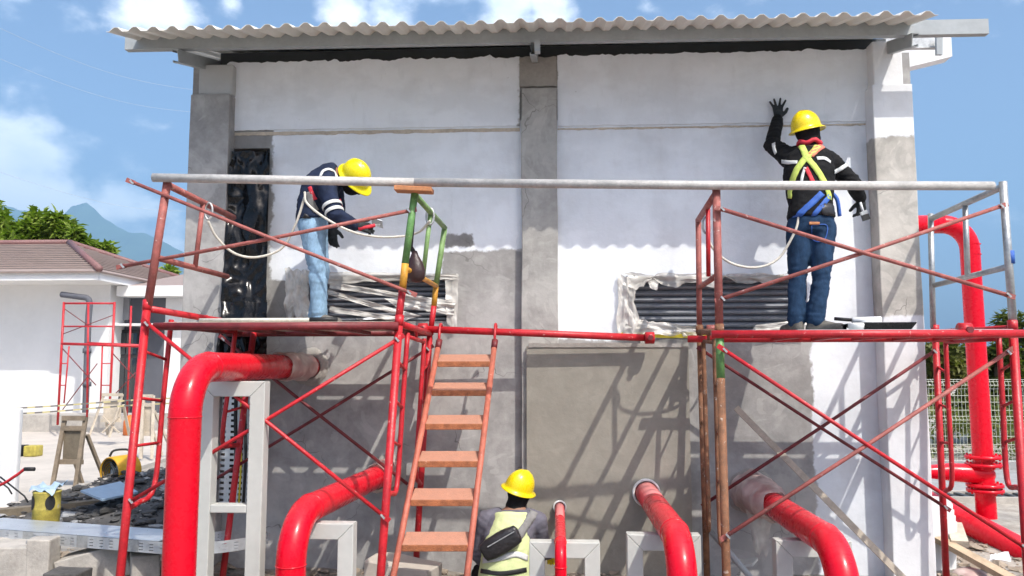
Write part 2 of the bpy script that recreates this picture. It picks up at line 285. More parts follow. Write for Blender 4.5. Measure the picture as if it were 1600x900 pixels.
# ------------------------------------------------------------------ mesh helpers
COL = S.collection
class MB:
    def __init__(s): s.v = []; s.f = []
    def add(s, vs, fs):
        o = len(s.v); s.v += [Vector(p) for p in vs]; s.f += [tuple(i + o for i in f) for f in fs]; return s
    def box(s, a, b):
        x0, y0, z0 = a; x1, y1, z1 = b
        return s.add([(x0, y0, z0), (x1, y0, z0), (x1, y1, z0), (x0, y1, z0), (x0, y0, z1), (x1, y0, z1), (x1, y1, z1), (x0, y1, z1)],
                     [(0, 3, 2, 1), (4, 5, 6, 7), (0, 1, 5, 4), (1, 2, 6, 5), (2, 3, 7, 6), (3, 0, 4, 7)])
    def beam(s, a, b, w, h, upv=(0, 0, 1)):
        a = Vector(a); b = Vector(b); d = (b - a).normalized(); u = Vector(upv)
        if abs(d.dot(u)) > .98: u = Vector((0, 1, 0))
        r = d.cross(u).normalized(); u = r.cross(d).normalized(); vs = []
        for p in (a, b):
            for (i, j) in ((-1, -1), (1, -1), (1, 1), (-1, 1)): vs.append(p + r * (i * w / 2) + u * (j * h / 2))
        return s.add(vs, [(0, 1, 2, 3), (7, 6, 5, 4), (0, 4, 5, 1), (1, 5, 6, 2), (2, 6, 7, 3), (3, 7, 4, 0)])
    def tube(s, pts, r, n=10, cap=True, radii=None, hollow=False):
        pts = [Vector(p) for p in pts]; rings = []; prev = None; vs = []; fs = []
        for i, p in enumerate(pts):
            t = (pts[min(i + 1, len(pts) - 1)] - pts[max(i - 1, 0)]).normalized()
            if prev is None:
                a = Vector((0, 0, 1)) if abs(t.z) < .9 else Vector((1, 0, 0)); u = t.cross(a).normalized()
            else: u = (prev - t * prev.dot(t)).normalized()
            prev = u; w = t.cross(u); rr = radii[i] if radii else r
            for j in range(n):
                q = 2 * math.pi * j / n; vs.append(p + (u * math.cos(q) + w * math.sin(q)) * rr)
        for i in range(len(pts) - 1):
            for j in range(n):
                a = i * n + j; b = i * n + (j + 1) % n; fs.append((a, b, b + n, a + n))
        if cap: fs.append(tuple(range(n - 1, -1, -1))); fs.append(tuple(range((len(pts) - 1) * n, len(pts) * n)))
        return s.add(vs, fs)
    def loft(s, rings):
        """rings: lists of equal length, closed loops"""
        n = len(rings[0]); vs = [p for r in rings for p in r]; fs = []
        for i in range(len(rings) - 1):
            for j in range(n):
                a = i * n + j; b = i * n + (j + 1) % n; fs.append((a, b, b + n, a + n))
        fs.append(tuple(range(n - 1, -1, -1))); fs.append(tuple(range((len(rings) - 1) * n, len(rings) * n)))
        return s.add(vs, fs)
    def cone(s, a, b, ra, rb, n=14):
        """tapered capsule"""
        a = Vector(a); b = Vector(b); d = (b - a); ln = d.length or 1e-4; d = d / ln; pts = []; rad = []
        for i in range(5): q = math.pi / 2 * (1 - i / 4); pts.append(a - d * ra * math.sin(q)); rad.append(max(ra * math.cos(q), ra * .08))
        for i in range(5): q = math.pi / 2 * (i / 4); pts.append(b + d * rb * math.sin(q)); rad.append(max(rb * math.cos(q), rb * .08))
        return s.tube(pts, 1, n, True, rad)
    def chain(s, pts, rad, n=14):
        for i in range(len(pts) - 1): s.cone(pts[i], pts[i + 1], rad[i], rad[i + 1], n)
        return s
    def ell(s, c, r, rot=None, n=16, m=10):
        c = Vector(c); rings = []
        for i in range(m + 1):
            q = -math.pi / 2 + math.pi * min(max(i / m, .03), .97); ring = []
            for j in range(n):
                a = 2 * math.pi * j / n; p = Vector((r[0] * math.cos(q) * math.cos(a), r[1] * math.cos(q) * math.sin(a), r[2] * math.sin(q)))
                ring.append(c + (rot @ p if rot else p))
            rings.append(ring)
        return s.loft(rings)
    def build(s, name, m, parent=None, smooth=False, base=(0, 0, 0)):
        me = bpy.data.meshes.new(name)
        me.from_pydata([tuple(p - Vector(base)) for p in s.v], [], s.f); me.update()
        return link(name, me, m, parent, smooth, base)
def wloc(o):
    p = Vector((0, 0, 0))
    while o is not None: p = p + o.location; o = o.parent
    return p
def link(name, me, m, parent=None, smooth=False, base=None):
    """mesh data in world coordinates unless it is a top-level mesh already moved to its base"""
    me.materials.clear(); me.materials.append(MATS[m] if isinstance(m, str) else m)
    if smooth: me.polygons.foreach_set('use_smooth', [True] * len(me.polygons))
    o = bpy.data.objects.new(name, me); COL.objects.link(o)
    if parent is not None:
        me.transform(Matrix.Translation(-wloc(parent))); o.parent = parent
    elif base is not None: o.location = base
    return o
def tag(o, label, cat, group=None, kind=None):
    if label: o['label'] = label
    if cat: o['category'] = cat
    if group: o['group'] = group
    if kind: o['kind'] = kind
    return o
def thing(name, loc, label, cat, group=None):
    o = bpy.data.objects.new(name, None); COL.objects.link(o); o.location = loc; o.empty_display_size = .1
    return tag(o, label, cat, group)
def struct(name, mb, m, smooth=False):
    o = mb.build(name, m, None, smooth); o['kind'] = 'structure'; return o
def crom(pts, n=8):
    pts = [Vector(p) for p in pts]; q = [pts[0] * 2 - pts[1]] + pts + [pts[-1] * 2 - pts[-2]]; out = []
    for i in range(1, len(q) - 2):
        for j in range(n):
            t = j / n; a, b, c, d = q[i - 1:i + 3]
            out.append(.5 * ((2 * b) + (c - a) * t + (2 * a - 5 * b + 4 * c - d) * t * t + (3 * b - a - 3 * c + d) * t ** 3))
    return out + [pts[-1]]
def nz3(p, s=1., o=0.): return noise.noise(Vector(p) * s + Vector((o, o * 1.7, o * .3)))
def smoothstep(a, b, x):
    t = min(1, max(0, (x - a) / (b - a))); return t * t * (3 - 2 * t)
def bevel(o, w=.006, seg=2):
    m = o.modifiers.new('bevel', 'BEVEL'); m.width = w; m.segments = seg; m.limit_method = 'ANGLE'; m.angle_limit = R(40); return o

# ------------------------------------------------------------------ ground
def gh(x, y):
    """ground height: a shallow trench in front of the wall where the pipes come up"""
    t = smoothstep(-.30, -.55, y) * smoothstep(-3.9, -2.9, x) * smoothstep(3.6, 2.6, x) * smoothstep(-4.2, -3.2, y)
    near = math.exp(-((x / 9) ** 2 + ((y - 1) / 9) ** 2))
    return -.55 * t + near * (.05 * nz3((x, y, 0), 1.1) + .03 * nz3((x, y, 3), 3.3)) - .02
ax = sorted(set([round(v, 3) for v in np.concatenate([np.linspace(-7, 7, 113), np.linspace(-16, -7, 25), np.linspace(7, 16, 25), [-15000, -3000, -900, -250, -80, -35, -22, 22, 35, 80, 250, 900, 3000, 15000]])]))
ay = sorted(set([round(v, 3) for v in np.concatenate([np.linspace(-7, 5, 97), np.linspace(5, 15, 25), [-15000, -2000, -400, -90, -30, -14, -10, 18, 25, 40, 80, 200, 600, 2000, 5000, 15000]])]))
mb = MB(); mb.v = [Vector((x, y, gh(x, y) if abs(x) < 30 and abs(y) < 30 else -.02)) for y in ay for x in ax]; nx = len(ax)
mb.f = [(j * nx + i, j * nx + i + 1, (j + 1) * nx + i + 1, (j + 1) * nx + i) for j in range(len(ay) - 1) for i in range(nx - 1)]
struct('ground', mb, 'ground', True)

# concrete yard beyond the rubble on the left
pv = [Vector((-5.9, 1.6, 0)), Vector((-6.6, 6.9, 0)), Vector((-6.7, 16.5, 0)), Vector((-40, 16.5, 0)), Vector((-40, 1.6, 0))]
mb = MB(); mb.add([(p.x, p.y, -.2) for p in pv] + [(p.x, p.y, .035) for p in pv], [(5, 6, 7, 8, 9)] + [(i, i + 5, (i + 1) % 5 + 5, (i + 1) % 5) for i in range(5)])
mb.f = [tuple(reversed(f)) if i == 0 else f for i, f in enumerate(mb.f)]
struct('yard_pavement', mb, 'slab')
# raised concrete kerb along the house
mb = MB().box((-16, 11.9, -.1), (-9.6, 13.0, .42)); struct('kerb', mb, 'concrete')
# paved strip beyond the riser pipe on the right
mb = MB().box((3.6, 4.0, -.1), (40, 6.1, .03)); struct('path', mb, 'kerb_grey')
# distant hills
mb = MB(); rng = random.Random(3); ridge = []
ctrl = [(-1800, 250), (-400, 330), (0, 318), (60, 333), (90, 352), (112, 322), (135, 318), (165, 340), (200, 362), (245, 372), (285, 392), (330, 418), (420, 445), (600, 480), (1000, 520), (1500, 545), (2600, 540)]
for i in range(len(ctrl) - 1):
    for j in range(24):
        t = j / 24; x = ctrl[i][0] * (1 - t) + ctrl[i + 1][0] * t; y = ctrl[i][1] * (1 - t) + ctrl[i + 1][1] * t
        ridge.append((x, y + 5 * nz3((x, 0, 0), .02) + 2.5 * nz3((x, 4, 0), .07)))
vsx = []; rows = 9
for (x, y) in ridge:
    top = P(x, y, 12000); h = top.z
    for r_ in range(rows):
        t = r_ / (rows - 1); yy = top.y - 4800 * t; xx = top.x * (1 - .12 * t)
        zz = h * (1 - t) ** 1.3 + (0 if t in (0, 1) else 120 * nz3((xx, yy, 0), .0009) * (1 - t))
        vsx.append((xx, yy, zz - (5 if t == 1 else 0)))
nr = len(ridge)
mb.add(vsx, [(i * rows + j, i * rows + j + 1, (i + 1) * rows + j + 1, (i + 1) * rows + j) for i in range(nr - 1) for j in range(rows - 1)])
struct('hills', mb, 'hill', True)

# ------------------------------------------------------------------ pump house
PH = thing('pump_house', (0, 2.5, 0), 'half-painted white and grey plaster pump house with corrugated roof, behind the scaffolding', 'building')
XL, XR = WX(287, 500), WX(1441, 500); TOP = WZ(90, 870)
TOPB = TOP - .02
# openings (world x0,x1,z0,z1)
door = (WX(352, 400), WX(417, 400), WZ(800, 380), WZ(232, 380))
winL = (WX(478, 465), WX(709, 465), WZ(502, 600), WZ(430, 600))
winR = (WX(978, 475), WX(1262, 475), WZ(522, 1100), WZ(431, 1100))
xs = sorted([XL, XR] + [door[0], door[1], winL[0], winL[1], winR[0], winR[1]]); zs = sorted([-.7, TOPB] + [door[2], door[3], winL[2], winL[3], winR[2], winR[3]])
mb = MB(); DEP = .15
def inh(x, z): return any(a < x < b and c < z < d for (a, b, c, d) in (door, winL, winR))
for i in range(len(xs) - 1):
    for j in range(len(zs) - 1):
        if inh((xs[i] + xs[i + 1]) / 2, (zs[j] + zs[j + 1]) / 2): continue
        mb.add([(xs[i], 0, zs[j]), (xs[i + 1], 0, zs[j]), (xs[i + 1], 0, zs[j + 1]), (xs[i], 0, zs[j + 1])], [(0, 1, 2, 3)])
for (a, b, c, d) in (door, winL, winR):
    mb.add([(a, 0, c), (b, 0, c), (b, 0, d), (a, 0, d), (a, DEP, c), (b, DEP, c), (b, DEP, d), (a, DEP, d)], [(0, 4, 5, 1), (1, 5, 6, 2), (2, 6, 7, 3), (3, 7, 4, 0)])
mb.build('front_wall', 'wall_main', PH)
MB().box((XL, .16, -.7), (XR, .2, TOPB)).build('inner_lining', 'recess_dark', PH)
for nm, xa, xb in (('side_wall', XL, XL + .15), ('side_wall', XR - .15, XR)):
    b = MB(); b.add([(xa, .2, -.7), (xb, .2, -.7), (xb, 5, -.7), (xa, 5, -.7), (xa, .2, TOPB), (xb, .2, TOPB), (xb, 5, TOPB + 1.25), (xa, 5, TOPB + 1.25)],
                    [(0, 3, 2, 1), (4, 5, 6, 7), (0, 1, 5, 4), (1, 2, 6, 5), (2, 3, 7, 6), (3, 0, 4, 7)]); b.build(nm, 'paint_white', PH)
MB().box((XL + .15, 4.85, -.7), (XR - .15, 5, TOPB + 1.2)).build('rear_wall', 'paint_white', PH)
def ragged(x0, x1, z0, z1, y, th, rt_, rb, seed, step=.025, rl=0.):
    n = max(2, int((x1 - x0) / step)); b = MB(); vs_ = []
    def rg(x, a, o): return a * (nz3((x, o, 0), 6) * .6 + nz3((x, o, 5), 19) * .5 + .3 * nz3((x, o, 9), 50))
    for i in range(n + 1):
        x = x0 + (x1 - x0) * i / n; zt = z1 + rg(x, rt_, seed); zb = z0 + rg(x, rb, seed + 40)
        vs_ += [(x, y, zb), (x, y, zt), (x, y + th, zt), (x, y + th, zb)]
    fs = []
    for i in range(n):
        a = i * 4; c = a + 4
        fs += [(a, c, c + 1, a + 1), (a + 1, c + 1, c + 2, a + 2), (a + 2, c + 2, c + 3, a + 3), (a + 3, c + 3, c, a)]
    fs += [(0, 1, 2, 3), (n * 4 + 3, n * 4 + 2, n * 4 + 1, n * 4)]
    return b.add(vs_, fs)
for (a, b_, sd) in ((354, 812, 1), (871, 1366, 2)):   # plaster band above the joint
    ragged(WX(a, 150), WX(b_, 150), WZ(199 if a < 500 else 193, 700 if a < 500 else 1150), TOP + .01, -.014, .013, .035, .008, sd).build('upper_wall_band', 'wall_band', PH)
    ragged(WX(a, 150), WX(b_, 150), WZ(207 if a < 500 else 199, 700 if a < 500 else 1150), WZ(202 if a < 500 else 196.5, 700 if a < 500 else 1150), -.0075, .0065, .006, .014, sd + 5).build('joint_strip', 'timber_pale', PH)
ragged(WX(812, 110), WX(870, 110), WZ(137, 840), TOP + .0, -.03, .028, .03, .02, 9).build('rough_patch', 'plaster_raw', PH)
def column(px0, px1, pytop, p, m, cap=None, wide=True):
    D = WALLD - p; x0 = WX(px0, 500, D); x1 = WX(px1, 500, D); zt = WZ(pytop, (px0 + px1) / 2, D)
    b = MB(); n = 26
    for i in range(n):    # slightly wavy hand-trowelled arrises
        z0 = -.7 + (zt + .7) * i / n; z1 = -.7 + (zt + .7) * (i + 1) / n
    rings = []
    for i in range(n + 1):
        z = -.7 + (zt + .7) * i / n; e0 = .006 * nz3((z, 1, px0), 2.3); e1 = .006 * nz3((z, 7, px0), 2.3)
        rings.append([Vector((x0 + e0, -p, z)), Vector((x1 + e1, -p, z)), Vector((x1 + e1, .002, z)), Vector((x0 + e0, .002, z))])
    b.loft(rings); o = b.build('column', m, PH); bevel(o, .008)
    return x0, x1, zt
cl = column(283.5, 347, 147, .13, 'column_left')
cm = column(815, 872, 137, .08, 'column_mid')
cr = column(1379, 1444, 131, .17, 'column_right')
o = MB().box((cl[0] + .045, -.09, cl[2] + .002), (cl[1] - .0, .002, TOP - .03)).build('column_head', 'column_left', PH); bevel(o, .015)
o = MB().box((cr[0] + .03, -.13, cr[2] + .002), (cr[1] - .05, .002, TOP + .03)).build('column_head', 'column_right', PH); bevel(o, .012)
# raised fresh plaster panel, lower middle
ragged(WX(823, 700, 6.38), WX(1079, 700, 6.38), -.7, WZ(541, 950, 6.38), -.118, .116, .012, .0, 21).build('plaster_panel', 'panel_plaster', PH)
ragged(WX(826, 700, 6.38), WX(1070, 700, 6.38), WZ(541, 950, 6.38) - .008, WZ(536, 950, 6.38), -.126, .12, .012, .008, 23).build('plaster_lip', 'plaster_raw', PH)
ragged(WX(1000, 545), WX(1075, 545), WZ(552, 1040), WZ(531, 1040), -.03, .028, .05, .03, 31).build('mortar_smear', 'plaster_raw', PH)
# shutter slats behind the two window openings
for wn_, (a, b_, c, d), seed in (('window', winL, 3), ('window', winR, 4)):
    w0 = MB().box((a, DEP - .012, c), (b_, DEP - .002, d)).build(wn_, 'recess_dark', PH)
    n = 9; hh = (d - c) / n
    for i in range(n):
        z = c + hh * i; q = MB(); pr = []
        for t in range(7):
            u = t / 6; pr.append((DEP - .02 - .032 * math.sin(math.pi * min(1, u * 1.15)) ** .8 if u < .87 else DEP - .02, z + .003 + (hh - .003) * u))
        vs_ = [(a + .004, y, zz) for y, zz in pr] + [(b_ - .004, y, zz) for y, zz in pr]
        q.add(vs_, [(t, t + 7, t + 8, t + 1) for t in range(6)]); q.build('slat', 'slat_blue', w0, True)
    f = MB(); t = .02
    f.box((a, DEP - .07, d - t), (b_, DEP - .02, d)).box((a, DEP - .07, c), (a + t, DEP - .02, d - t)).box((b_ - t, DEP - .07, c), (b_, DEP - .02, d - t)); f.build('frame', 'slat_blue', w0)
# pipe sleeves
def ring(c, r0, r1, y0, y1, m, n=28, nm='pipe_sleeve'):
    b = MB(); vs_ = []
    for (r, y) in ((r0, y0), (r1, y0), (r1, y1), (r0, y1)):
        for j in range(n): q = 2 * math.pi * j / n; vs_.append((c.x + r * math.cos(q), y, c.z + r * math.sin(q)))
    b.add(vs_, [(k_ * n + j, k_ * n + (j + 1) % n, ((k_ + 1) % 4) * n + (j + 1) % n, ((k_ + 1) % 4) * n + j) for k_ in range(4) for j in range(n)])
    return b.build(nm, m, PH, True)

# ---- roof
RS = math.tan(R(15)); RY = 5.57 - WALLD; RZ = P(815, 36.5, 5.57).z
rx0, rx1 = P(166, 45, 5.57).x, P(1466, 18, 5.57).x
def tz(x): return .024 * (rx1 - x) / (rx1 - rx0)
NR = 42; per = (rx1 - rx0) / NR; RLEN = 6.0
prof = [(0, 0), (.16, 0), (.36, .026), (.42, .031), (.58, .031), (.64, .026), (.84, 0), (1, 0)]
ribs = []
for i in range(NR):
    for (u, h) in prof[:-1]: ribs.append((rx0 + (i + u) * per, h))
ribs.append((rx1, 0))
per_sheet = 7 * 7
for sN in range(6):
    a = sN * per_sheet; pts = ribs[a:a + per_sheet + 1 + (3 if sN < 5 else 0)]; dz = .0025 * (sN % 2); vs_ = []; fs = []
    ny = 12; jit = [(.014 * nz3((x, 3, 3), 2) + h * .35 * nz3((int((x - rx0) / per) * 3.7, 1, 1), 1)) for x, h in pts]
    for j in range(ny + 1):
        y = RY + RLEN * j / ny
        for i, (x, h) in enumerate(pts): vs_.append((x, y, RZ + (y - RY) * RS + h - .012 + dz + jit[i] * .5 + tz(x)))
    w = len(pts)
    fs = [(j * w + i, j * w + i + 1, (j + 1) * w + i + 1, (j + 1) * w + i) for j in range(ny) for i in range(w - 1)]
    o = MB().add(vs_, fs).build('roof_sheet', 'roof_sheet', PH); md = o.modifiers.new('t', 'SOLIDIFY'); md.thickness = .003; md.offset = 1
def chan(a, b, h, w, t=.006, flip=1, upv=(0, 0, 1)):
    """C channel from a to b; a,b at the outer web's middle; lips point away along flip*side"""
    a = Vector(a); b = Vector(b); d = (b - a).normalized(); sd = d.cross(Vector(upv)).normalized() * flip; u = sd.cross(d).normalized() * (1 if flip > 0 else -1)
    if u.z < 0: u = -u
    q = MB(); pf = [(0, -h / 2), (w, -h / 2), (w, -h / 2 + .018), (w - t, -h / 2 + .018), (w - t, -h / 2 + t), (t, -h / 2 + t), (t, h / 2 - t), (w - t, h / 2 - t), (w - t, h / 2 - .018), (w, h / 2 - .018), (w, h / 2), (0, h / 2)]
    n = len(pf); vs_ = [p + sd * x + u * z for p in (a, b) for x, z in pf]
    q.add(vs_, [(i, (i + 1) % n, (i + 1) % n + n, i + n) for i in range(n)] + [tuple(range(n - 1, -1, -1)), tuple(range(n, 2 * n))]); return q
PD = 6.0
a = P(195, 68, PD); b = P(1545, 41, PD); zc = (a.z + b.z) / 2
chan((a.x, a.y, zc + tz(a.x) - .006), (b.x, b.y, zc + tz(b.x) - .006), .115, .06, flip=-1).build('purlin', 'steel', PH)
pz = zc
for Yp in (.95, 2.3, 3.7):
    z = pz + (Yp - (PD - WALLD)) * RS; chan((a.x + .1, Yp, z), (b.x - .35, Yp, z), .115, .06, flip=-1).build('purlin', 'steel', PH)
for px, xo in ((281, 0), (838, 0), (1424, 0)):
    x = P(px, 84, 5.95).x; y0 = 5.93 - WALLD; z0 = pz - .0575 - .055 + (y0 - (PD - WALLD)) * RS
    L_ = 5.4; chan((x, y0, z0), (x, y0 + L_, z0 + L_ * RS), .10, .05, flip=1 if px > 900 else -1).build('rafter', 'steel', PH)
q = P(838, 70, 5.9); MB().box((q.x - .012, q.y - .06, q.z - .075), (q.x + .03, q.y + .0, q.z + .02)).build('bracket', 'steel', PH)
MB().box((P(345, 80, 6.62).x, .12, TOP - .1), (P(1385, 80, 6.62).x, .19, TOP + .15)).build('wall_plate', 'steel_dark', PH)
# tapered cantilever arm on the right
c0 = P(1405, 60, 7.0); c1 = P(1486, 53, 7.0); zA = c1.z
b = MB(); pf = [(c0.x, P(1405, 108, 7).z), (c1.x, P(1486, 88, 7).z), (c1.x, zA), (c0.x, zA)]
b.add([(x, .5, z) for x, z in pf] + [(x, .65, z) for x, z in pf], [(0, 1, 2, 3), (7, 6, 5, 4), (0, 4, 5, 1), (1, 5, 6, 2), (2, 6, 7, 3), (3, 7, 4, 0)]); b.build('cantilever_arm', 'paint_white', PH)
a = P(1380, 70, 6.8); b = P(1470, 66, 6.8); chan((a.x, a.y, b.z), (b.x, b.y, b.z), .09, .05, flip=-1).build('stub_purlin', 'galv', PH)
MB().beam(P(1467, 58, 6.75), P(1467, 86, 6.75), .05, .03).build('cleat', 'steel', PH)

# ---- black plastic sheet in the doorway
def sheet(corners, nu, nv, amp, seed, freq=7, jag=.0, stretch=(1, .35)):
    tl, tr, br, bl = [Vector(c) for c in corners]; vs_ = []
    nrm = (tr - tl).cross(bl - tl).normalized()
    for j in range(nv + 1):
        v_ = j / nv
        for i in range(nu + 1):
            u = i / nu; p = (tl * (1 - u) + tr * u) * (1 - v_) + (bl * (1 - u) + br * u) * v_
            s_ = ((tr - tl).length); t_ = (bl - tl).length
            w = nz3((u * s_ * stretch[0], v_ * t_ * stretch[1], seed), freq) + .5 * abs(nz3((u * s_ * stretch[0], v_ * t_ * stretch[1] * 1.6, seed + 9), freq * 2.0)) + .12 * nz3((u * s_ * stretch[0], v_ * t_ * stretch[1], seed + 3), freq * 4)
            e = min(u, 1 - u, v_, 1 - v_)
            if jag:   # ragged outline that bends the whole strip smoothly
                k1 = nz3((u * s_ * 7, 1, seed + 20), 1.) + .5 * nz3((u * s_ * 23, 2, seed), 1.); k2 = nz3((3, v_ * t_ * 7, seed + 20), 1.) + .5 * nz3((5, v_ * t_ * 23, seed), 1.)
                p = p + (bl - tl) * (jag * 1.3 * k1 * (v_ - .25)) + (tr - tl) * (jag * .6 * k2 * (u - .3))
            vs_.append(p + nrm * amp * w)
    w = nu + 1
    return MB().add(vs_, [(j * w + i, j * w + i + 1, (j + 1) * w + i + 1, (j + 1) * w + i) for j in range(nv) for i in range(nu)])
SH = thing('black_plastic_sheet', P(380, 550, 6.44), 'crumpled black plastic sheet hung over the doorway beside the left column', 'plastic sheet')
sheet([P(362, 236, 6.40), P(420, 234, 6.40), P(414, 600, 6.34), P(334, 600, 6.26)], 34, 120, .08, 5, 5, 0., (1.3, .5)).build('sheet', 'black_plastic', SH, True)
sheet([P(345, 470, 6.28), P(418, 472, 6.3), P(416, 552, 6.26), P(350, 552, 6.2)], 26, 26, .05, 15, 8, .04).build('fold', 'black_plastic', SH, True)
# ---- torn clear film round the two windows
def filmset(name, label, pieces, mt='film_clear'):
    t = thing(name, P(*pieces[0][0][0]), label, 'plastic film')
    for i, (c, amp, jag) in enumerate(pieces):
        sheet([P(*q) for q in c], 40, 16 if i else 34, amp, 50 + i * 7 + pieces[0][0][0][0], 17, jag, (.5, 1.3) if i else (1.3, .5)).build('film_strip', mt, t, True)
filmset('torn_window_film', 'torn clear plastic film taped round the right-hand shuttered window', [
    ([(966, 428, 6.47), (992, 428, 6.47), (996, 524, 6.45), (964, 522, 6.45)], .035, .45),
    ([(975, 427, 6.47), (1240, 428, 6.47), (1236, 438, 6.5), (985, 447, 6.46)], .025, .75),
    ([(985, 496, 6.50), (1090, 512, 6.46), (1092, 524, 6.44), (972, 524, 6.44)], .04, .4),
    ([(1010, 436, 6.48), (1030, 436, 6.48), (1028, 452, 6.45), (1016, 450, 6.45)], .02, .3),
    ([(1180, 508, 6.47), (1262, 498, 6.47), (1262, 523, 6.45), (1170, 523, 6.45)], .025, .1)])
filmset('torn_window_film', 'torn grey plastic film sagging in strips across the left-hand window', [
    ([(445, 418, 6.46), (482, 424, 6.46), (486, 500, 6.44), (446, 502, 6.44)], .05, .5),
    ([(478, 424, 6.46), (712, 428, 6.46), (712, 436, 6.47), (480, 444, 6.46)], .02, .2),
    ([(515, 440, 6.46), (705, 470, 6.46), (705, 478, 6.46), (515, 450, 6.46)], .03, .1),
    ([(512, 452, 6.45), (660, 494, 6.45), (640, 498, 6.45), (512, 460, 6.45)], .03, .1),
    ([(600, 466, 6.46), (712, 474, 6.46), (708, 492, 6.44), (620, 480, 6.46)], .03, .2),
    ([(695, 430, 6.47), (716, 430, 6.47), (714, 505, 6.45), (698, 505, 6.45)], .03, .2),
    ([(515, 478, 6.46), (640, 498, 6.45), (630, 503, 6.44), (515, 488, 6.46)], .02, .1)])
o = ragged(WX(966, 522), WX(1292, 522), WZ(528, 1100), WZ(519, 1100), -.02, .006, .006, .008, 77)
t_ = o.build('masking_tape', 'yellow_tape', None, False); tag(t_, 'yellow masking tape stuck along the sill of the right-hand window', 'tape')

# ------------------------------------------------------------------ pipes
def elbow_path(p0, corner, p1, r, n=12):
    a = (p0 - corner).normalized(); b = (p1 - corner).normalized(); s_ = corner + a * r; c = corner + (a + b) * r; out = []
    for i in range(n + 1):
        q = math.pi / 2 * i / n; out.append(c - b * r * math.cos(q) - a * r * math.sin(q))
    return s_, out, corner + b * r
def pipe(label, X, z, Dv, r, br, dusty=0., xend=None):
    x1 = X if xend is None else xend
    p0 = Vector((X, Dv - WALLD, -.6)); c = Vector((X, Dv - WALLD, z)); p1 = Vector((x1, .10, z))
    t = thing('red_pipe', (X, Dv - WALLD, -.55), label, 'pipe', 'red pipes running into the pump house wall')
    s_, arc, e_ = elbow_path(p0, c, p1, br)
    MB().tube([p0, s_], r, 28, False).build('riser', 'pipe_red', t, True)
    MB().tube(arc, r, 28, False).build('elbow', 'pipe_red', t, True)
    md = e_.lerp(p1, 1 - dusty)
    MB().tube([e_, md], r, 28, False).build('branch', 'pipe_red', t, True)
    if dusty: MB().tube([md, p1], r, 28, True).build('dusty_end', 'pipe_red_dusty', t, True)
    for q, d in ((s_, Vector((0, 0, 1))), (e_, (p1 - e_).normalized())):
        MB().tube([q - d * .004, q - d * .002, q + d * .002, q + d * .004], r, 28, False, [r - .001, r + .003, r + .003, r - .001]).build('weld_seam', 'pipe_red', t, True)
    return t, p1
def wrap(t, p0, p1, r0, r1, m, seed, name='plastic_wrap'):
    n = 16; pts = [Vector(p0).lerp(Vector(p1), i / n) for i in range(n + 1)]
    b = MB().tube(pts, 1, 30, False, [r0 + (r1 - r0) * i / n for i in range(n + 1)])
    ax_ = (Vector(p1) - Vector(p0)).normalized()
    for v_ in b.v:
        q = v_ - Vector(p0); rad = q - ax_ * q.dot(ax_); v_ += rad.normalized() * (.018 * nz3(v_, 17, seed) + .012 * abs(nz3(v_, 40, seed)) + .03 * abs(nz3(v_, 6, seed)))
    return b.build(name, m, t, True)
zz = lambda px, py, D: P(px, py, D).z
xA = P(287, 700, 4.3).x
t1, e1 = pipe('largest red pipe rising at left and bending over to a hole beside the plastic-hung doorway', xA, 1.588, 4.3, .087, .27, .12)
wrap(t1, (xA, -.72, 1.588), (xA, -.16, 1.588), .090, .104, 'film_pink', 3)
t2, e2 = pipe('red pipe bending into the wall between the tall grey stand and the ladder', P(455, 860, 4.6).x, zz(604, 738, 6.5), 4.6, .085, .27, .25, P(606, 738, 6.5).x)
wrap(t2, e2 + Vector((-.02, -.45, 0)), e2 + Vector((0, -.12, 0)), .088, .11, 'film_pink', 8)
t3, e3 = pipe('thin red pipe entering the grey panel next to the crouching worker', P(876, 880, 5.0).x, zz(878, 792, 6.38), 5.0, .036, .12, .5)
t4, e4 = pipe('red pipe entering the grey plaster panel through a pale sleeve, right of the thin one', P(1066, 880, 4.6).x, zz(1020, 770, 6.38), 4.6, .085, .27, .45)
t5, e5 = pipe('rightmost red pipe bending into the wall with its end wrapped in cloudy film', P(1318, 880, 4.5).x, zz(1185, 768, 6.5), 4.5, .088, .28, .2)
wrap(t5, e5 + Vector((0, -.80, 0)), e5 + Vector((0, -.08, 0)), .098, .165, 'film_pink', 12)
b = sheet([e5 + Vector((-.13, -.35, .02)), e5 + Vector((.1, -.35, -.05)), e5 + Vector((.04, -.3, -.45)), e5 + Vector((-.04, -.3, -.42))], 10, 16, .05, 9, 9, .2); b.build('loose_film', 'film_clear', t5, True)
ring(Vector((e3.x, 0, e3.z)), .042, .052, -.155, .02, 'white_plastic'); ring(Vector((e4.x, 0, e4.z)), .092, .108, -.15, .02, 'white_plastic')
for e_, rr in ((e1, .135), (e2, .13), (e5, .16)):
    b = MB(); n = 30; vs_ = []
    for (r, y) in ((rr * .72, -.03), (rr, -.03), (rr * 1.18, .003)):
        for j in range(n): q = 2 * math.pi * j / n; k_ = 1 + .14 * nz3((math.cos(q) * 2, math.sin(q) * 2, rr * 50), 1.3); vs_.append((e_.x + r * k_ * math.cos(q), y, e_.z + r * k_ * math.sin(q)))
    b.add(vs_, [(k_ * n + j, k_ * n + (j + 1) % n, (k_ + 1) * n + (j + 1) % n, (k_ + 1) * n + j) for k_ in range(2) for j in range(n)]); b.build('mortar_collar', 'plaster_raw', PH, True)
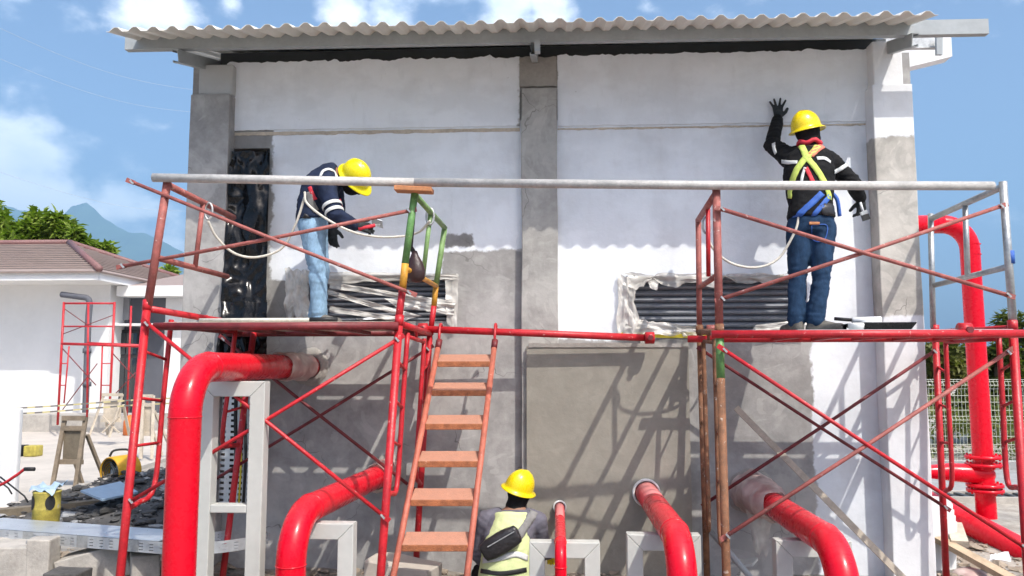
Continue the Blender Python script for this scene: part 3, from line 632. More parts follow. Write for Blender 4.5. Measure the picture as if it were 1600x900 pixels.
# steel portal stands under the pipes
def stand(label, cx, D, ztop, w, prof_, zb=-.55, bar=None):
    y = D - WALLD; t = thing('pipe_stand', (cx, y, zb), label, 'pipe support', 'grey steel pipe stands'); h = prof_ / 2
    def slab_(pf, nm):
        q = MB().add([(x, y - h, z) for x, z in pf] + [(x, y + h, z) for x, z in pf], [(0, 1, 2, 3), (7, 6, 5, 4), (0, 4, 5, 1), (1, 5, 6, 2), (2, 6, 7, 3), (3, 7, 4, 0)]); bevel(q.build(nm, 'support', t), .005)
    g_ = .001; xl, xr = cx - w / 2, cx + w / 2
    slab_([(xl, zb), (xl + prof_, zb), (xl + prof_, ztop - prof_ - g_), (xl, ztop - g_)], 'leg'); slab_([(xr - prof_, zb), (xr, zb), (xr, ztop - g_), (xr - prof_, ztop - prof_ - g_)], 'leg')
    slab_([(xl + prof_, ztop - prof_), (xr - prof_, ztop - prof_), (xr, ztop), (xl, ztop)], 'top_beam')
    if bar is not None: o = MB().box((cx - w / 2 + prof_, y - h + .004, bar - .05), (cx + w / 2 - prof_, y + h - .004, bar)).build('cross_bar', 'support', t); bevel(o, .006)
    return t
def pipe_x(a, b, D, Dv):  # x of a pipe run at distance D
    return a + (b - a) * (D - Dv) / (WALLD - Dv)
stand('tall pale grey steel stand with a cross bar under the largest red pipe', xA, 4.97, 1.588 - .089, .42, .095, bar=zz(360, 787, 4.97))
stand('low grey stand under the red pipe left of the ladder', P(500, 850, 4.9).x, 4.9, e2.z - .087, .43, .095)
stand('grey stand straddled by the thin red pipe beside the crouching worker', P(882, 850, 5.35).x, 5.35, e3.z - .038, .455, .10)
stand('grey stand under the red pipe that enters the pale sleeve', P(1036, 850, 5.3).x, 5.3, e4.z - .087, .465, .10)
stand('rightmost grey stand, below the film-wrapped pipe', P(1268, 860, 5.2).x, 5.2, e5.z - .09, .46, .10)
# outdoor riser on the right
RP = thing('red_riser_pipe', P(1545, 800, 8.2), 'tall red riser pipe with flanges standing right of the pump house', 'pipe', None)
D_ = 8.2; top = P(1519, 352, D_); vx = P(1530, 600, D_).x; r = .092
zt = P(1519, 350, D_).z; p0 = Vector((vx, D_ - WALLD, .12)); c = Vector((vx - .02, D_ - WALLD, zt)); p1 = Vector((P(1425, 350, D_).x - .5, D_ - WALLD, zt))
s_, arc, e_ = elbow_path(p0, c, p1, .26)
MB().tube([p0, s_], r, 28, False).build('riser', 'pipe_red', RP, True); MB().tube(arc, r, 28, False).build('elbow', 'pipe_red', RP, True); MB().tube([e_, p1], r, 28).build('branch', 'pipe_red', RP, True)
for py in (382, 398): 
    q = Vector((vx - .012, D_ - WALLD, P(1520, py, D_).z)); MB().tube([q - Vector((0, 0, .004)), q + Vector((0, 0, .004))], r + .003, 28, False).build('weld_seam', 'pipe_red', RP, True)
for py in (714, 726, 758, 766):
    q = Vector((vx, D_ - WALLD, P(1535, py, D_).z)); f = MB().tube([q - Vector((0, 0, .014)), q + Vector((0, 0, .014))], .165, 28).build('flange', 'pipe_red', RP, True)
    for j in range(8):
        a_ = 2 * math.pi * j / 8 + .2; MB().tube([q + Vector((.14 * math.cos(a_), .14 * math.sin(a_), -.032)), q + Vector((.14 * math.cos(a_), .14 * math.sin(a_), .032))], .011, 6).build('bolt', 'pipe_red', f)
q = Vector((vx, D_ - WALLD, P(1535, 741, D_).z)); MB().chain([q, q + Vector((-.34, 0, .02)), q + Vector((-.72, 0, .02))], [.10, .085, .04], 20).build('valve_body', 'pipe_red', RP, True)
hw = MB(); hc = q + Vector((-.78, -.0, .03))
hw.tube([hc + Vector((0, .16 * math.cos(a_ * math.pi / 12), .16 * math.sin(a_ * math.pi / 12))) for a_ in range(25)], .012, 8, False)
hw.beam(hc + Vector((0, -.16, 0)), hc + Vector((0, .16, 0)), .02, .02); hw.beam(hc + Vector((0, 0, -.16)), hc + Vector((0, 0, .16)), .02, .02); hw.build('handwheel', 'pipe_red', RP, True)
MP = thing('red_ground_pipe', P(1540, 830, 7.9), 'long red pipe lying along the ground right of the pump house', 'pipe')
MB().tube([P(1452, 785, 8.55) + Vector((-.4, .35, 0)), P(1452, 785, 8.55), P(1530, 825, 7.9), P(1640, 885, 7.0)], .115, 24).build('pipe_run', 'pipe_red', MP, True)
BC = thing('capped_pipe_end', P(1515, 895, 6.4), 'pipe stub with a pink film cap between the right scaffold posts', 'pipe')
q = P(1516, 900, 6.4); MB().tube([q + Vector((0, .0, -.35)), q + Vector((0, 0, -.02))], .125, 24).build('stub', 'pipe_red', BC, True)
MB().ell(q + Vector((0, 0, -.01)), (.128, .128, .07)).build('cap', 'film_pink', BC, True)

# ------------------------------------------------------------------ scaffold
FD, BD = 5.1, 6.25
def tb(t, name, pts, r, m, n=12):
    return MB().tube([P(*q) if len(q) == 3 and not isinstance(q, Vector) else q for q in pts], r, n).build(name, m, t, True)
def floor_end(a, b):
    """extend the line a->b (world points) down to the ground"""
    a = Vector(a); b = Vector(b); d = b - a
    for i in range(400):
        q = a + d * (i / 100)
        if q.z <= gh(q.x, q.y) + .005: return q
    return b
def scaf(name, label, cat, parts, group='scaffold frames'):
    base = P(*parts[0][1][-1]); t = thing(name, base, label, cat, group)
    for (nm, pts, r, m) in parts: tb(t, nm, pts, r, m)
    return t
def foot(t, p, m='scaf_rust'):
    MB().tube([p, p + Vector((0, 0, .02))], .06, 14).build('base_plate', m, t)
# upper frames
scaf('frame_scaffold', 'faded red guard frame at the left end, open-ended, carrying the white lanyard hook', 'scaffold frame', [
    ('post', [(262, 281, 5.02), (231, 478, 5.02)], .026, 'scaf_old'), ('top_rail', [(262, 289, 5.02), (365, 340, 6.05)], .023, 'scaf_old'),
    ('lower_rail', [(243, 402, 5.02), (355, 432, 6.05)], .021, 'scaf_old'), ('inner_upright', [(317, 318, 5.52), (305, 417, 5.52)], .017, 'scaf_old')])
t = scaf('frame_scaffold', 'pale green and yellow guard frame above the ladder with the dark bag on it', 'scaffold frame', [
    ('post', [(649, 294, FD), (633, 412, FD)], .024, 'scaf_green'), ('post', [(633, 412, FD), (629, 452, FD)], .0242, 'scaf_yellow'), ('post', [(629, 452, FD), (622, 505, FD)], .0244, 'scaf_red'),
    ('sloping_rail', [(648, 304, FD), (695, 356, BD)], .021, 'scaf_palegreen'), ('post', [(695, 354, BD), (681, 448, BD)], .022, 'scaf_palegreen'), ('post', [(681, 448, BD), (678, 478, BD)], .0222, 'scaf_yellow'), ('post', [(678, 478, BD), (673, 516, BD)], .0224, 'scaf_red'),
    ('inner_upright', [(673, 330, 5.66), (661, 430, 5.66)], .017, 'scaf_palegreen'), ('lower_rail', [(631, 418, FD), (682, 447, BD)], .018, 'scaf_yellow')])
scaf('frame_scaffold', 'weathered red guard frame left of the worker with the raised arm', 'scaffold frame', [
    ('post', [(1119, 291, FD), (1124, 512, FD)], .026, 'scaf_old'), ('sloping_rail', [(1118, 303, FD), (1091, 344, BD)], .022, 'scaf_old'), ('post', [(1091, 342, BD), (1093, 512, BD)], .022, 'scaf_old'),
    ('inner_upright', [(1106, 324, 5.6), (1107, 432, 5.6)], .016, 'scaf_red'), ('lower_rail', [(1121, 430, FD), (1093, 449, BD)], .019, 'scaf_old')])
t = scaf('frame_scaffold', 'bare galvanised guard frame at the right end in front of the red riser', 'scaffold frame', [
    ('post', [(1567, 284, 5.2), (1583, 508, 5.2)], .024, 'galv'), ('top_rail', [(1566, 292, 5.2), (1455, 342, BD)], .022, 'galv'), ('post', [(1454, 334, BD), (1458, 512, BD)], .021, 'galv'),
    ('inner_upright', [(1508, 319, 5.7), (1512, 431, 5.7)], .019, 'galv'), ('lower_rail', [(1574, 417, 5.2), (1459, 446, BD)], .020, 'galv')])
MB().tube([P(1577.5, 392, 5.2), P(1579, 412, 5.2)], .0258, 12).build('blue_tape', 'strap_blue', t, True)
# lower frames
def lower(label, ft, fb, bt, bb, inf, inb, mf='scaf_red', mb_='scaf_red', mid=None, fdep=FD):
    a, b = P(*ft), P(*fb); c, d = P(*bt), P(*bb); fe = floor_end(a, b); be = floor_end(c, d)
    t = thing('frame_scaffold', fe, label, 'scaffold frame', 'scaffold frames')
    if mid:
        k0 = a.lerp(b, mid[0]); MB().tube([a, k0], .0262, 12).build('post', mid[1], t, True); MB().tube([k0, fe], .026, 12).build('post', mf, t, True)
    else: MB().tube([a, fe], .026, 12).build('post', mf, t, True)
    MB().tube([c, be], .024, 12).build('post', mb_, t, True)
    MB().tube([a.lerp(b, .015), c.lerp(d, .015)], .022, 12).build('top_rail', mf, t, True)
    for (f, s0, mm) in ((inf, 0, mf), (inb, 1, mb_)):
        u = f[0]; p0 = a.lerp(c, u).lerp(b.lerp(d, u), .045); p1 = a.lerp(c, u).lerp(b.lerp(d, u), f[1]); e = (a.lerp(b, f[1] + .05) if s0 == 0 else c.lerp(d, f[1] + .05))
        MB().tube(crom([p0, p0.lerp(p1, .5), p1, p1.lerp(e, .6) + Vector((0, 0, -.02)), e], 5), .017, 10).build('ladder_upright', mm, t, True)
        for w in (.25, .5, .75):
            g = a.lerp(b, f[1] * w) if s0 == 0 else c.lerp(d, f[1] * w); MB().tube([g, p0.lerp(p1, w)], .010, 8).build('rung', mm, t, True)
    p0 = a.lerp(c, inf[0]).lerp(b.lerp(d, inf[0]), .06); p1 = a.lerp(c, inb[0]).lerp(b.lerp(d, inb[0]), .06)
    MB().tube([p0, p1], .014, 10).build('lower_rail', mf, t, True)
    MB().tube([p0.lerp(p1, .5), a.lerp(c, .5)], .011, 8).build('spacer', mf, t, True)
    for p in (fe, be): foot(t, p)
    for (p_, q_) in ((a, fe), (c, be)):
        d_ = (q_ - p_).normalized(); MB().tube([p_ - d_ * .03, p_ + d_ * .035], .0295, 12).build('joint_collar', mf, t, True)
    return t
lower('bright red scaffold frame standing left of the largest red pipe', (230, 476, 5.02), (188, 898, 4.85), (398, 506, 6.2), (362, 790, 6.1), (.2, .72), (.8, .62))
lower('bright red scaffold frame beside the ladder rails', (624, 500, FD), (597, 868, 4.95), (672, 516, BD), (650, 880, 6.15), (.25, .70), (.8, .62))
lower('rust-stained scaffold frame with a green collar, left of the film-wrapped pipe', (1124, 514, FD), (1135, 898, 4.95), (1093, 514, BD), (1103, 840, 6.15), (.22, .86), (.8, .9), 'scaf_rust', 'scaf_rust', (.21, 'scaf_green'))
lower('red scaffold frame at the right edge in front of the riser', (1582, 508, 5.2), (1604, 860, 5.1), (1461, 514, BD), (1478, 890, 6.2), (.16, .68), (.85, .64))
# long galvanised guard tubes
def single(name, label, cat, pts, r, m, group=None, n=14, smooth=True):
    q = [P(*p) for p in pts]; b = MB().tube(q, r, n); o = b.build(name, m, None, smooth, q[0]); return tag(o, label, cat, group)
single('guard_tube', 'pale galvanised guard tube in front of the bending worker, left half', 'scaffold tube', [(239, 277.5, 4.98), (647, 285, 5.06)], .0285, 'galv_tube', 'guard tubes')
single('guard_tube', 'longest pale galvanised guard tube in front of the worker with raised arm', 'scaffold tube', [(647.5, 285, 5.06), (1100, 289.5, 5.06), (1552, 290.5, 5.17)], .0285, 'galv_tube', 'guard tubes')
a = P(618, 295.5, 5.06); o = bevel(MB().beam(a, P(676, 298, 5.06), .11, .03).build('timber_block', 'timber_orange', None, False, (0, 0, 0)), .004); tag(o, 'short orange timber block wedged under the guard tube on the green post', 'wood block')
# cross braces: two flattened-end tubes with a pin where they cross
def brace(label, A0, A1, B0, B1, mA, mB, r=.0125):
    q = [P(*x) for x in (A0, A1, B0, B1)]; t = thing('cross_brace', (q[0] + q[1]) / 2, label, 'cross brace', 'scaffold cross braces')
    for (p0, p1, m, off) in ((q[0], q[1], mA, 0), (q[2], q[3], mB, .028)):
        o_ = Vector((0, off, 0)); d = (p1 - p0).normalized()
        sag = Vector((0, 0, -.006))
        MB().tube([p0 + o_, (p0 + p1) / 2 + o_ + sag, p1 + o_], r, 10).build('brace_tube', m, t, True)
        for e, sg in ((p0, -1), (p1, 1)):
            MB().tube([e + o_ + Vector((0, -.022, 0)), e + o_ + Vector((0, .03, 0))], .0085, 8).build('lock_pin', 'scaf_dark', t); MB().beam(e + o_ + Vector((-.012, -.02, .012)), e + o_ + Vector((.012, -.02, -.014)), .012, .006, (0, 1, 0)).build('latch', 'galv', t)
            MB().beam(e + o_ - d * .01 * sg, e + o_ + d * .05 * sg, .006, .03, (0, 0, 1)).build('flattened_end', m, t)
    return t
brace('faded red cross brace in front of the bending worker on the left', (208, 285, 4.99), (640, 457, 5.06), (190, 415, 4.99), (638, 328, 5.06), 'scaf_old', 'scaf_old')
brace('faded pink cross brace in front of the worker with the raised arm', (1128, 327, 5.06), (1574, 461, 5.15), (1130, 466, 5.06), (1567, 321, 5.15), 'scaf_old', 'scaf_old', .0135)
brace('red front cross brace between the largest red pipe and the ladder', (231, 506, 4.97), (599, 806, 4.93), (203, 783, 4.86), (620, 530, 5.05), 'scaf_red', 'scaf_red')
brace('dark maroon rear cross brace behind the tall grey pipe stand', (350, 530, 6.18), (640, 759, 6.16), (318, 759, 6.1), (668, 545, 6.2), 'scaf_dark', 'scaf_dark')
brace('red front cross brace spanning the lower right of the wall', (1132, 547, 5.03), (1598, 853, 5.06), (1138, 838, 4.92), (1578, 550, 5.14), 'scaf_red', 'scaf_old')
brace('dark rear cross brace on the lower right, close to the wall', (1098, 548, 6.2), (1476, 792, 6.2), (1106, 786, 6.16), (1462, 549, 6.2), 'scaf_dark', 'scaf_dark')
# walkways: side tubes, hooks and steel boards
def walkway(label, x0, x1, yf, yb, zt, boards, mside, mboard, xb0=0.):
    t = thing('scaffold_walkway', ((x0 + x1) / 2, (yf + yb) / 2, zt), label, 'scaffold platform', 'scaffold walkways')
    for y in (yf, yb):
        MB().tube([(x0, y, zt - .03), (x1, y, zt - .03)], .0255, 12).build('side_tube', mside, t, True)
    n = boards; gap = .035; w = (yb - yf - .07) / n
    for i in range(n):
        ya = yf + .04 + w * i; o = MB().box((x0 + .04 + xb0, ya, zt - .018), (x1 - .04, ya + w - gap, zt)).build('board', mboard, t); bevel(o, .003)
    for i in range(5):
        x = x0 + xb0 + .12 + (x1 - x0 - xb0 - .24) * i / 4; MB().box((x - .02, yf + .02, zt - .045), (x + .02, yb - .02, zt - .0195)).build('bearer', mside, t)
    return t
zpl = P(870, 519, 5.06).z + .025
ZT = P(470, 507, 5.06).z + .02
walkway('dark red walkway boards under the bending worker on the left', P(240, 500, 5.05).x, P(622, 500, 5.05).x, 5.06 - WALLD, 6.22 - WALLD, ZT, 3, 'scaf_dark', 'timber_pale')
ZR = P(1300, 514, 5.08).z - .002
walkway('red walkway boards under the worker with the raised arm', P(1112, 520, 5.06).x, P(1590, 516, 5.14).x, 5.07 - WALLD, 5.98 - WALLD, ZR, 3, 'scaf_red', 'steel', .5)
single('ledger_tube', 'red ledger tube the ladder hooks over, ending in front of the grey panel', 'scaffold tube', [(655, 514, 6.22), (840, 521, 6.25), (1012, 528, 6.28)], .028, 'scaf_red')
def coupler(p, label, m='scaf_red'):
    t = thing('tube_coupler', p, label, 'clamp', 'scaffold couplers')
    MB().tube([p + Vector((-.035, 0, 0)), p + Vector((.035, 0, 0))], .046, 12).build('clamp_body', m, t, True)
    MB().tube([p + Vector((0, -.07, .0)), p + Vector((0, .02, 0))], .013, 8).build('bolt', m, t); MB().tube([p + Vector((0, -.075, .0)), p + Vector((0, -.055, 0))], .022, 6).build('nut', 'scaf_dark', t)
coupler(P(1015, 528, 6.26), 'red clamp on the free end of the ledger tube before the grey panel')
coupler(P(661, 514, 6.2), 'red clamp joining the ledger tube to the frame at the ladder head')
coupler(P(1112, 517, 6.1), 'pinkish clamp below the faded red frame left of the raised-arm worker', 'scaf_old')
coupler(P(1507, 516, 5.12), 'red clamp on the right walkway tube in front of the riser')
# leaning timber batten
o = MB().beam(P(1150, 637, 6.33), P(1420, 912, 5.9), .045, .03, (0, 1, 0)).build('timber_batten', 'timber_pale', None, False, (0, 0, 0)); tag(o, 'long pale timber batten leaning behind the film-wrapped pipe', 'wood batten')
# ladder
LD = thing('ladder', floor_end(P(682, 545, 6.12), P(622, 868, 5.15)), 'orange-brown steel ladder hooked over the red ledger tube', 'ladder')
lt, lb, rtp, rb_ = P(686, 535, 6.14), P(620, 872, 5.25), P(773, 535, 6.14), P(733, 872, 5.25)
zb = -.35
def ext(a, b, z): t_ = (z - a.z) / (b.z - a.z); return a.lerp(b, t_)
l2, r2 = ext(lt, lb, zb), ext(rtp, rb_, zb)
for (a, b) in ((lt, l2), (rtp, r2)):
    MB().tube([a, b], .0215, 12).build('rail', 'ladder_rail', LD, True)
    h0 = a + (a - b).normalized() * .0
    MB().tube(crom([a, a + Vector((0, .005, .06)), a + Vector((0, .05, .135)), a + Vector((0, .13, .14)), a + Vector((0, .145, .09))], 5), .011, 8).build('hook', 'scaf_red', LD, True)
    MB().tube([a + (b - a).normalized() * .055, a - (b - a).normalized() * .02], .0245, 12).build('rail_sleeve', 'scaf_dark', LD, True)
for py in (563, 608, 660, 718, 778, 848):
    f = (py - 535) / (872 - 535)
    # perspective-correct position along the rail
    lo, hi = 0., 1.2
    def ypix(u):
        q = lt.lerp(lb, u) - camo.location; return 450 - FOC * q.dot(up) / q.dot(fr)
    for _ in range(40):
        m_ = (lo + hi) / 2
        if ypix(m_) < py: lo = m_
        else: hi = m_
    a, b = lt.lerp(lb, lo), rtp.lerp(rb_, lo)
    d = (b - a).normalized(); o = MB().box((0, 0, 0), (1, 1, 1)); 
    o.v = [a + d * (.018 + (x * ((b - a).length - .036))) + Vector((0, -.03 + y * .15, -.052 + z * .045 + y * .055)) for x, y, z in [(v_.x, v_.y, v_.z) for v_ in o.v]]
    st_ = o.build('step', 'ladder_step', LD); bevel(st_, .006)

# ropes / lanyards
def rope(label, pts, r=.009, hooks=(), m='rope'):
    q = [P(*p) for p in pts]; t = thing('safety_lanyard', q[0], label, 'rope', 'white safety lanyards')
    MB().tube(crom(q, 10), r, 8).build('cord', m, t, True)
    for h in hooks:
        c_ = P(*h); MB().tube([c_ + Vector((.028 * math.cos(a_ * math.pi / 8), 0, .06 * math.sin(a_ * math.pi / 8))) for a_ in range(17)], .008, 6, False).build('snap_hook', 'galv', t, True)
    return t
rope('white lanyard sagging from the left frame hook to the bending worker', [(325, 345, 5.55), (338, 370, 5.62), (365, 395, 5.7), (400, 402, 5.75), (440, 388, 5.78), (462, 350, 5.74), (476, 308, 5.72)], hooks=[(326, 330, 5.55)])
rope('white lanyard from the bending worker across to the green frame', [(476, 300, 5.71), (480, 318, 5.69), (510, 342, 5.62), (550, 362, 5.6), (590, 370, 5.7), (630, 369, 5.75), (655, 362, 5.7), (672, 345, 5.62)], hooks=[(672, 338, 5.64)])
rope('white lanyard looping from the faded red frame to the raised-arm worker', [(1106, 358, 5.62), (1112, 385, 5.65), (1140, 410, 5.7), (1180, 418, 5.75), (1215, 405, 5.8), (1238, 370, 5.78), (1247, 345, 5.78), (1250, 305, 5.82), (1252, 280, 5.84)], hooks=[(1104, 352, 5.62)])
# hanging bag on green frame
HB = thing('hanging_bag', P(648, 440, 5.3), 'dark maroon drawstring bag hanging by a black strap from the green frame', 'bag')
b = MB(); rings = []
for (py, rr, dx) in ((392, .016, 0), (400, .028, 0), (410, .050, .004), (422, .066, .006), (434, .066, .004), (441, .042, 0)):
    c_ = P(648, py, 5.3); rings.append([c_ + Vector((rr * (1 + .12 * nz3((math.cos(2 * math.pi * j / 16), math.sin(2 * math.pi * j / 16), py * .1), 2)) * math.cos(2 * math.pi * j / 16) + dx, rr * .7 * math.sin(2 * math.pi * j / 16), 0)) for j in range(16)])
b.loft(rings[::-1]).build('pouch', 'bag_maroon', HB, True)
MB().beam(P(646, 325, 5.2), P(641, 385, 5.28), .035, .006, (0, 1, 0)).build('strap', 'black_rubber', HB); MB().beam(P(641, 385, 5.281), P(648, 396, 5.3), .03, .006, (0, 1, 0)).build('strap', 'black_rubber', HB)
# paint tray, brush things on the walkways
TRY = thing('paint_tray', P(1360, 512, 5.6), 'black paint roller tray with white paint on the right walkway', 'paint tray')
c0 = P(1322, 505, 5.45); c1 = P(1416, 505, 5.45); x0, x1 = c0.x, c1.x; z0 = ZR; y0, y1 = 5.3 - WALLD, 5.6 - WALLD
b = MB(); 
b.add([(x0 + .02, y0, z0 + .055), (x1, y0, z0 + .055), (x1, y1, z0 + .055), (x0 + .02, y1, z0 + .055), (x0 + .12, y0 + .03, z0 + .008), (x1 - .03, y0 + .03, z0 + .008), (x1 - .03, y1 - .03, z0 + .008), (x0 + .12, y1 - .03, z0 + .008)],
      [(0, 1, 5, 4), (1, 2, 6, 5), (2, 3, 7, 6), (3, 0, 4, 7), (4, 5, 6, 7)]); o = b.build('tray_body', 'black_plastic', TRY); md = o.modifiers.new('t', 'SOLIDIFY'); md.thickness = .006
for (xx, yy) in ((x0 + .035, y0 + .02), (x0 + .035, y1 - .02)): MB().box((xx - .01, yy - .01, z0), (xx + .01, yy + .01, z0 + .052)).build('leg', 'black_plastic', TRY)
MB().ell(((x0 + x1) / 2, (y0 + y1) / 2, z0 + .05), (.13, .1, .014)).build('paint', 'paint_white', TRY, True)
ROL = thing('paint_roller', P(1330, 500, 5.42), 'paint roller with a dark handle resting on the paint tray', 'paint roller')
MB().tube([P(1304, 498, 5.42), P(1330, 500, 5.42)], .012, 10).build('handle', 'black_rubber', ROL, True); MB().tube([P(1332, 500.5, 5.42), P(1376, 499, 5.44)], .02, 14).build('sleeve', 'paint_white', ROL, True)
q = P(1338, 512, 5.3); o = MB().tube([Vector((q.x, q.y, ZR)), Vector((q.x, q.y, ZR + .04)), Vector((q.x, q.y, ZR + .05))], .05, 16, True, [.042, .05, .046]).build('plastic_cup', 'white_plastic', None, True, (q.x, q.y, ZR)); tag(o, 'small white plastic cup beside the paint tray leg', 'cup')
POL = thing('extension_pole', P(310, 494, 5.15), 'pale extension pole lying along the edge of the left walkway', 'pole')
yq = 5.14 - WALLD; xa, xb = P(312, 495, 5.14).x, P(525, 500, 5.14).x
MB().tube([(xa, yq, ZT + .014), (xb - .18, yq + .02, ZT + .016)], .013, 10).build('shaft', 'rope', POL, True); MB().tube([(xb - .18, yq + .02, ZT + .016), (xb, yq + .03, ZT + .018)], .016, 10).build('grip', 'black_rubber', POL, True)
xa, xb = P(560, 500, 5.3).x, P(620, 500, 5.3).x
b = MB().box((xa, 5.25 - WALLD, ZT), (xb, 5.5 - WALLD, ZT + .001)); o = sheet([(xa, 5.5 - WALLD, ZT + .03), (xb, 5.5 - WALLD, ZT + .03), (xb, 5.22 - WALLD, ZT + .025), (xa, 5.22 - WALLD, ZT + .025)], 20, 12, .02, 4, 12, .1, (1, 1)).build('paper_sack', 'paint_white', None, True, (0, 0, 0)); tag(o, 'crumpled white paint-stained sack on the left walkway by the red post', 'sack')

# ------------------------------------------------------------------ people
def remeshed(mb, voxel, smooth=6, wr=0., wf=16, seed=0, folds=()):
    me = bpy.data.meshes.new('tmp'); me.from_pydata([tuple(p) for p in mb.v], [], mb.f); me.update()
    o = bpy.data.objects.new('tmp', me); COL.objects.link(o)
    m = o.modifiers.new('r', 'REMESH'); m.mode = 'VOXEL'; m.voxel_size = voxel
    m = o.modifiers.new('s', 'SMOOTH'); m.factor = .5; m.iterations = smooth
    dg = bpy.context.evaluated_depsgraph_get(); out = bpy.data.meshes.new_from_object(o.evaluated_get(dg), depsgraph=dg)
    bpy.data.objects.remove(o); bpy.data.meshes.remove(me)
    if wr:
        out.update()
        co = [(v.co.copy(), v.normal.copy()) for v in out.vertices]
        for v, (p, n) in zip(out.vertices, co):
            h = nz3(p, wf, seed) * .6 + (.35 - abs(nz3((p.x, p.y, p.z * 1.9), wf * 1.2, seed + 3))) * .8 + .25 * nz3(p, wf * 3, seed)
            for (c, r) in folds:   # bunched cloth at the bend of a joint
                d = (p - c).length
                if d < r: h += (1 - d / r) * 1.3 * (nz3((p.x * .6, p.y * .6, p.z * 3.2), 15, seed + 8) * 1.5)
            v.co = p + n * h * wr
        out.update()
    return out
def bvh_of(me): return BVHTree.FromPolygons([v.co.copy() for v in me.vertices], [tuple(p.vertices) for p in me.polygons])
def ribbon(parent, name, bvh, pix, width, m, lift=.006):
    q = crom([Vector((a, b, 0)) for a, b in pix], 8); hits = []
    for p in q:
        h = bvh.ray_cast(camo.location, ray(p.x, p.y).normalized())
        if h[0] is not None and (not hits or (h[0] - hits[-1]).length < .07): hits.append(h[0])
    if len(hits) < 2: return None
    vs_ = []
    for i, p in enumerate(hits):
        t = (hits[min(i + 1, len(hits) - 1)] - hits[max(i - 1, 0)]).normalized(); n = bvh.find_nearest(p)[1]; s_ = t.cross(n).normalized()
        for k_ in (-1, -.33, .33, 1):
            e = bvh.find_nearest(p + s_ * k_ * width / 2); vs_.append(e[0] + e[1] * lift)
    b = MB().add(vs_, [(i * 4 + j, i * 4 + j + 1, i * 4 + j + 5, i * 4 + j + 4) for i in range(len(hits) - 1) for j in range(3)])
    o = b.build(name, m, parent, True); md = o.modifiers.new('t', 'SOLIDIFY'); md.thickness = .003; md.offset = 0; return o
def torso(mb, js, Rv, spec, grow=0.):
    """js spine points, spec (half width, half depth) for each"""
    rings = []; Rv = Vector(Rv).normalized(); pts = []; sp = []
    for i in range(len(js) - 1):
        for t in (0, .25, .5, .75): 
            tt = t; pts.append(js[i].lerp(js[i + 1], tt)); sp.append((spec[i][0] * (1 - tt) + spec[i + 1][0] * tt, spec[i][1] * (1 - tt) + spec[i + 1][1] * tt))
    pts.append(js[-1]); sp.append(spec[-1])
    for i, p in enumerate(pts):
        t = (pts[min(i + 1, len(pts) - 1)] - pts[max(i - 1, 0)]).normalized(); F = t.cross(Rv).normalized(); ring = []
        for j in range(24):
            q = 2 * math.pi * j / 24; c, s_ = math.cos(q), math.sin(q); ring.append(p + Rv * (sp[i][0] + grow) * math.copysign(abs(c) ** .85, c) + F * (sp[i][1] + grow) * math.copysign(abs(s_) ** .85, s_))
        rings.append(ring)
    mb.loft(rings)
def hand_geo(mb, wr, d, pn, th, size=.175, curl=(.2, .2, .2, .2), spread=.12, thc=.6, fat=1.):
    d = Vector(d).normalized(); pn = Vector(pn); pn = (pn - d * pn.dot(d)).normalized(); s_ = d.cross(pn).normalized()
    if s_.dot(Vector(th)) < 0: s_ = -s_        # s_ points to the thumb side
    pl = size * .52; w = size * .21
    mb.cone(wr, wr + d * pl * .35, .026 * fat, .030 * fat)
    for k_ in (-.8, -.27, .27, .8): mb.cone(wr + d * pl * .2 + s_ * w * k_ * .55, wr + d * pl * .95 + s_ * w * k_, .0145 * fat, .0125 * fat, 10)
    for i, k_ in enumerate((.82, .28, -.28, -.82)):
        ln = size * (.44, .49, .45, .35)[i]; a = wr + d * pl * .96 + s_ * w * k_; dd = (d + s_ * k_ * spread * 1.6).normalized(); r = .0098 * fat
        for sN, fr_ in enumerate((.45, .32, .23)):
            q = curl[i] * (1.0 if sN == 0 else 1.1); ax_ = dd.cross(pn).normalized(); dd = (Matrix.Rotation(q, 3, ax_) @ dd).normalized(); pn2 = (Matrix.Rotation(q, 3, ax_) @ pn)
            b = a + dd * ln * fr_; mb.cone(a, b, r, r * .9, 10); a = b; r *= .9; pn = pn2 if False else pn
    tb_ = wr + d * pl * .25 + s_ * w * .8; t1 = tb_ + (s_ * .75 + d * .65 + pn * thc * .5).normalized() * size * .24; t2 = t1 + (s_ * .45 + d * .85 + pn * thc).normalized() * size * .2
    mb.cone(tb_, t1, .0145 * fat, .0125 * fat, 10); mb.cone(t1, t2, .0125 * fat, .0105 * fat, 10)
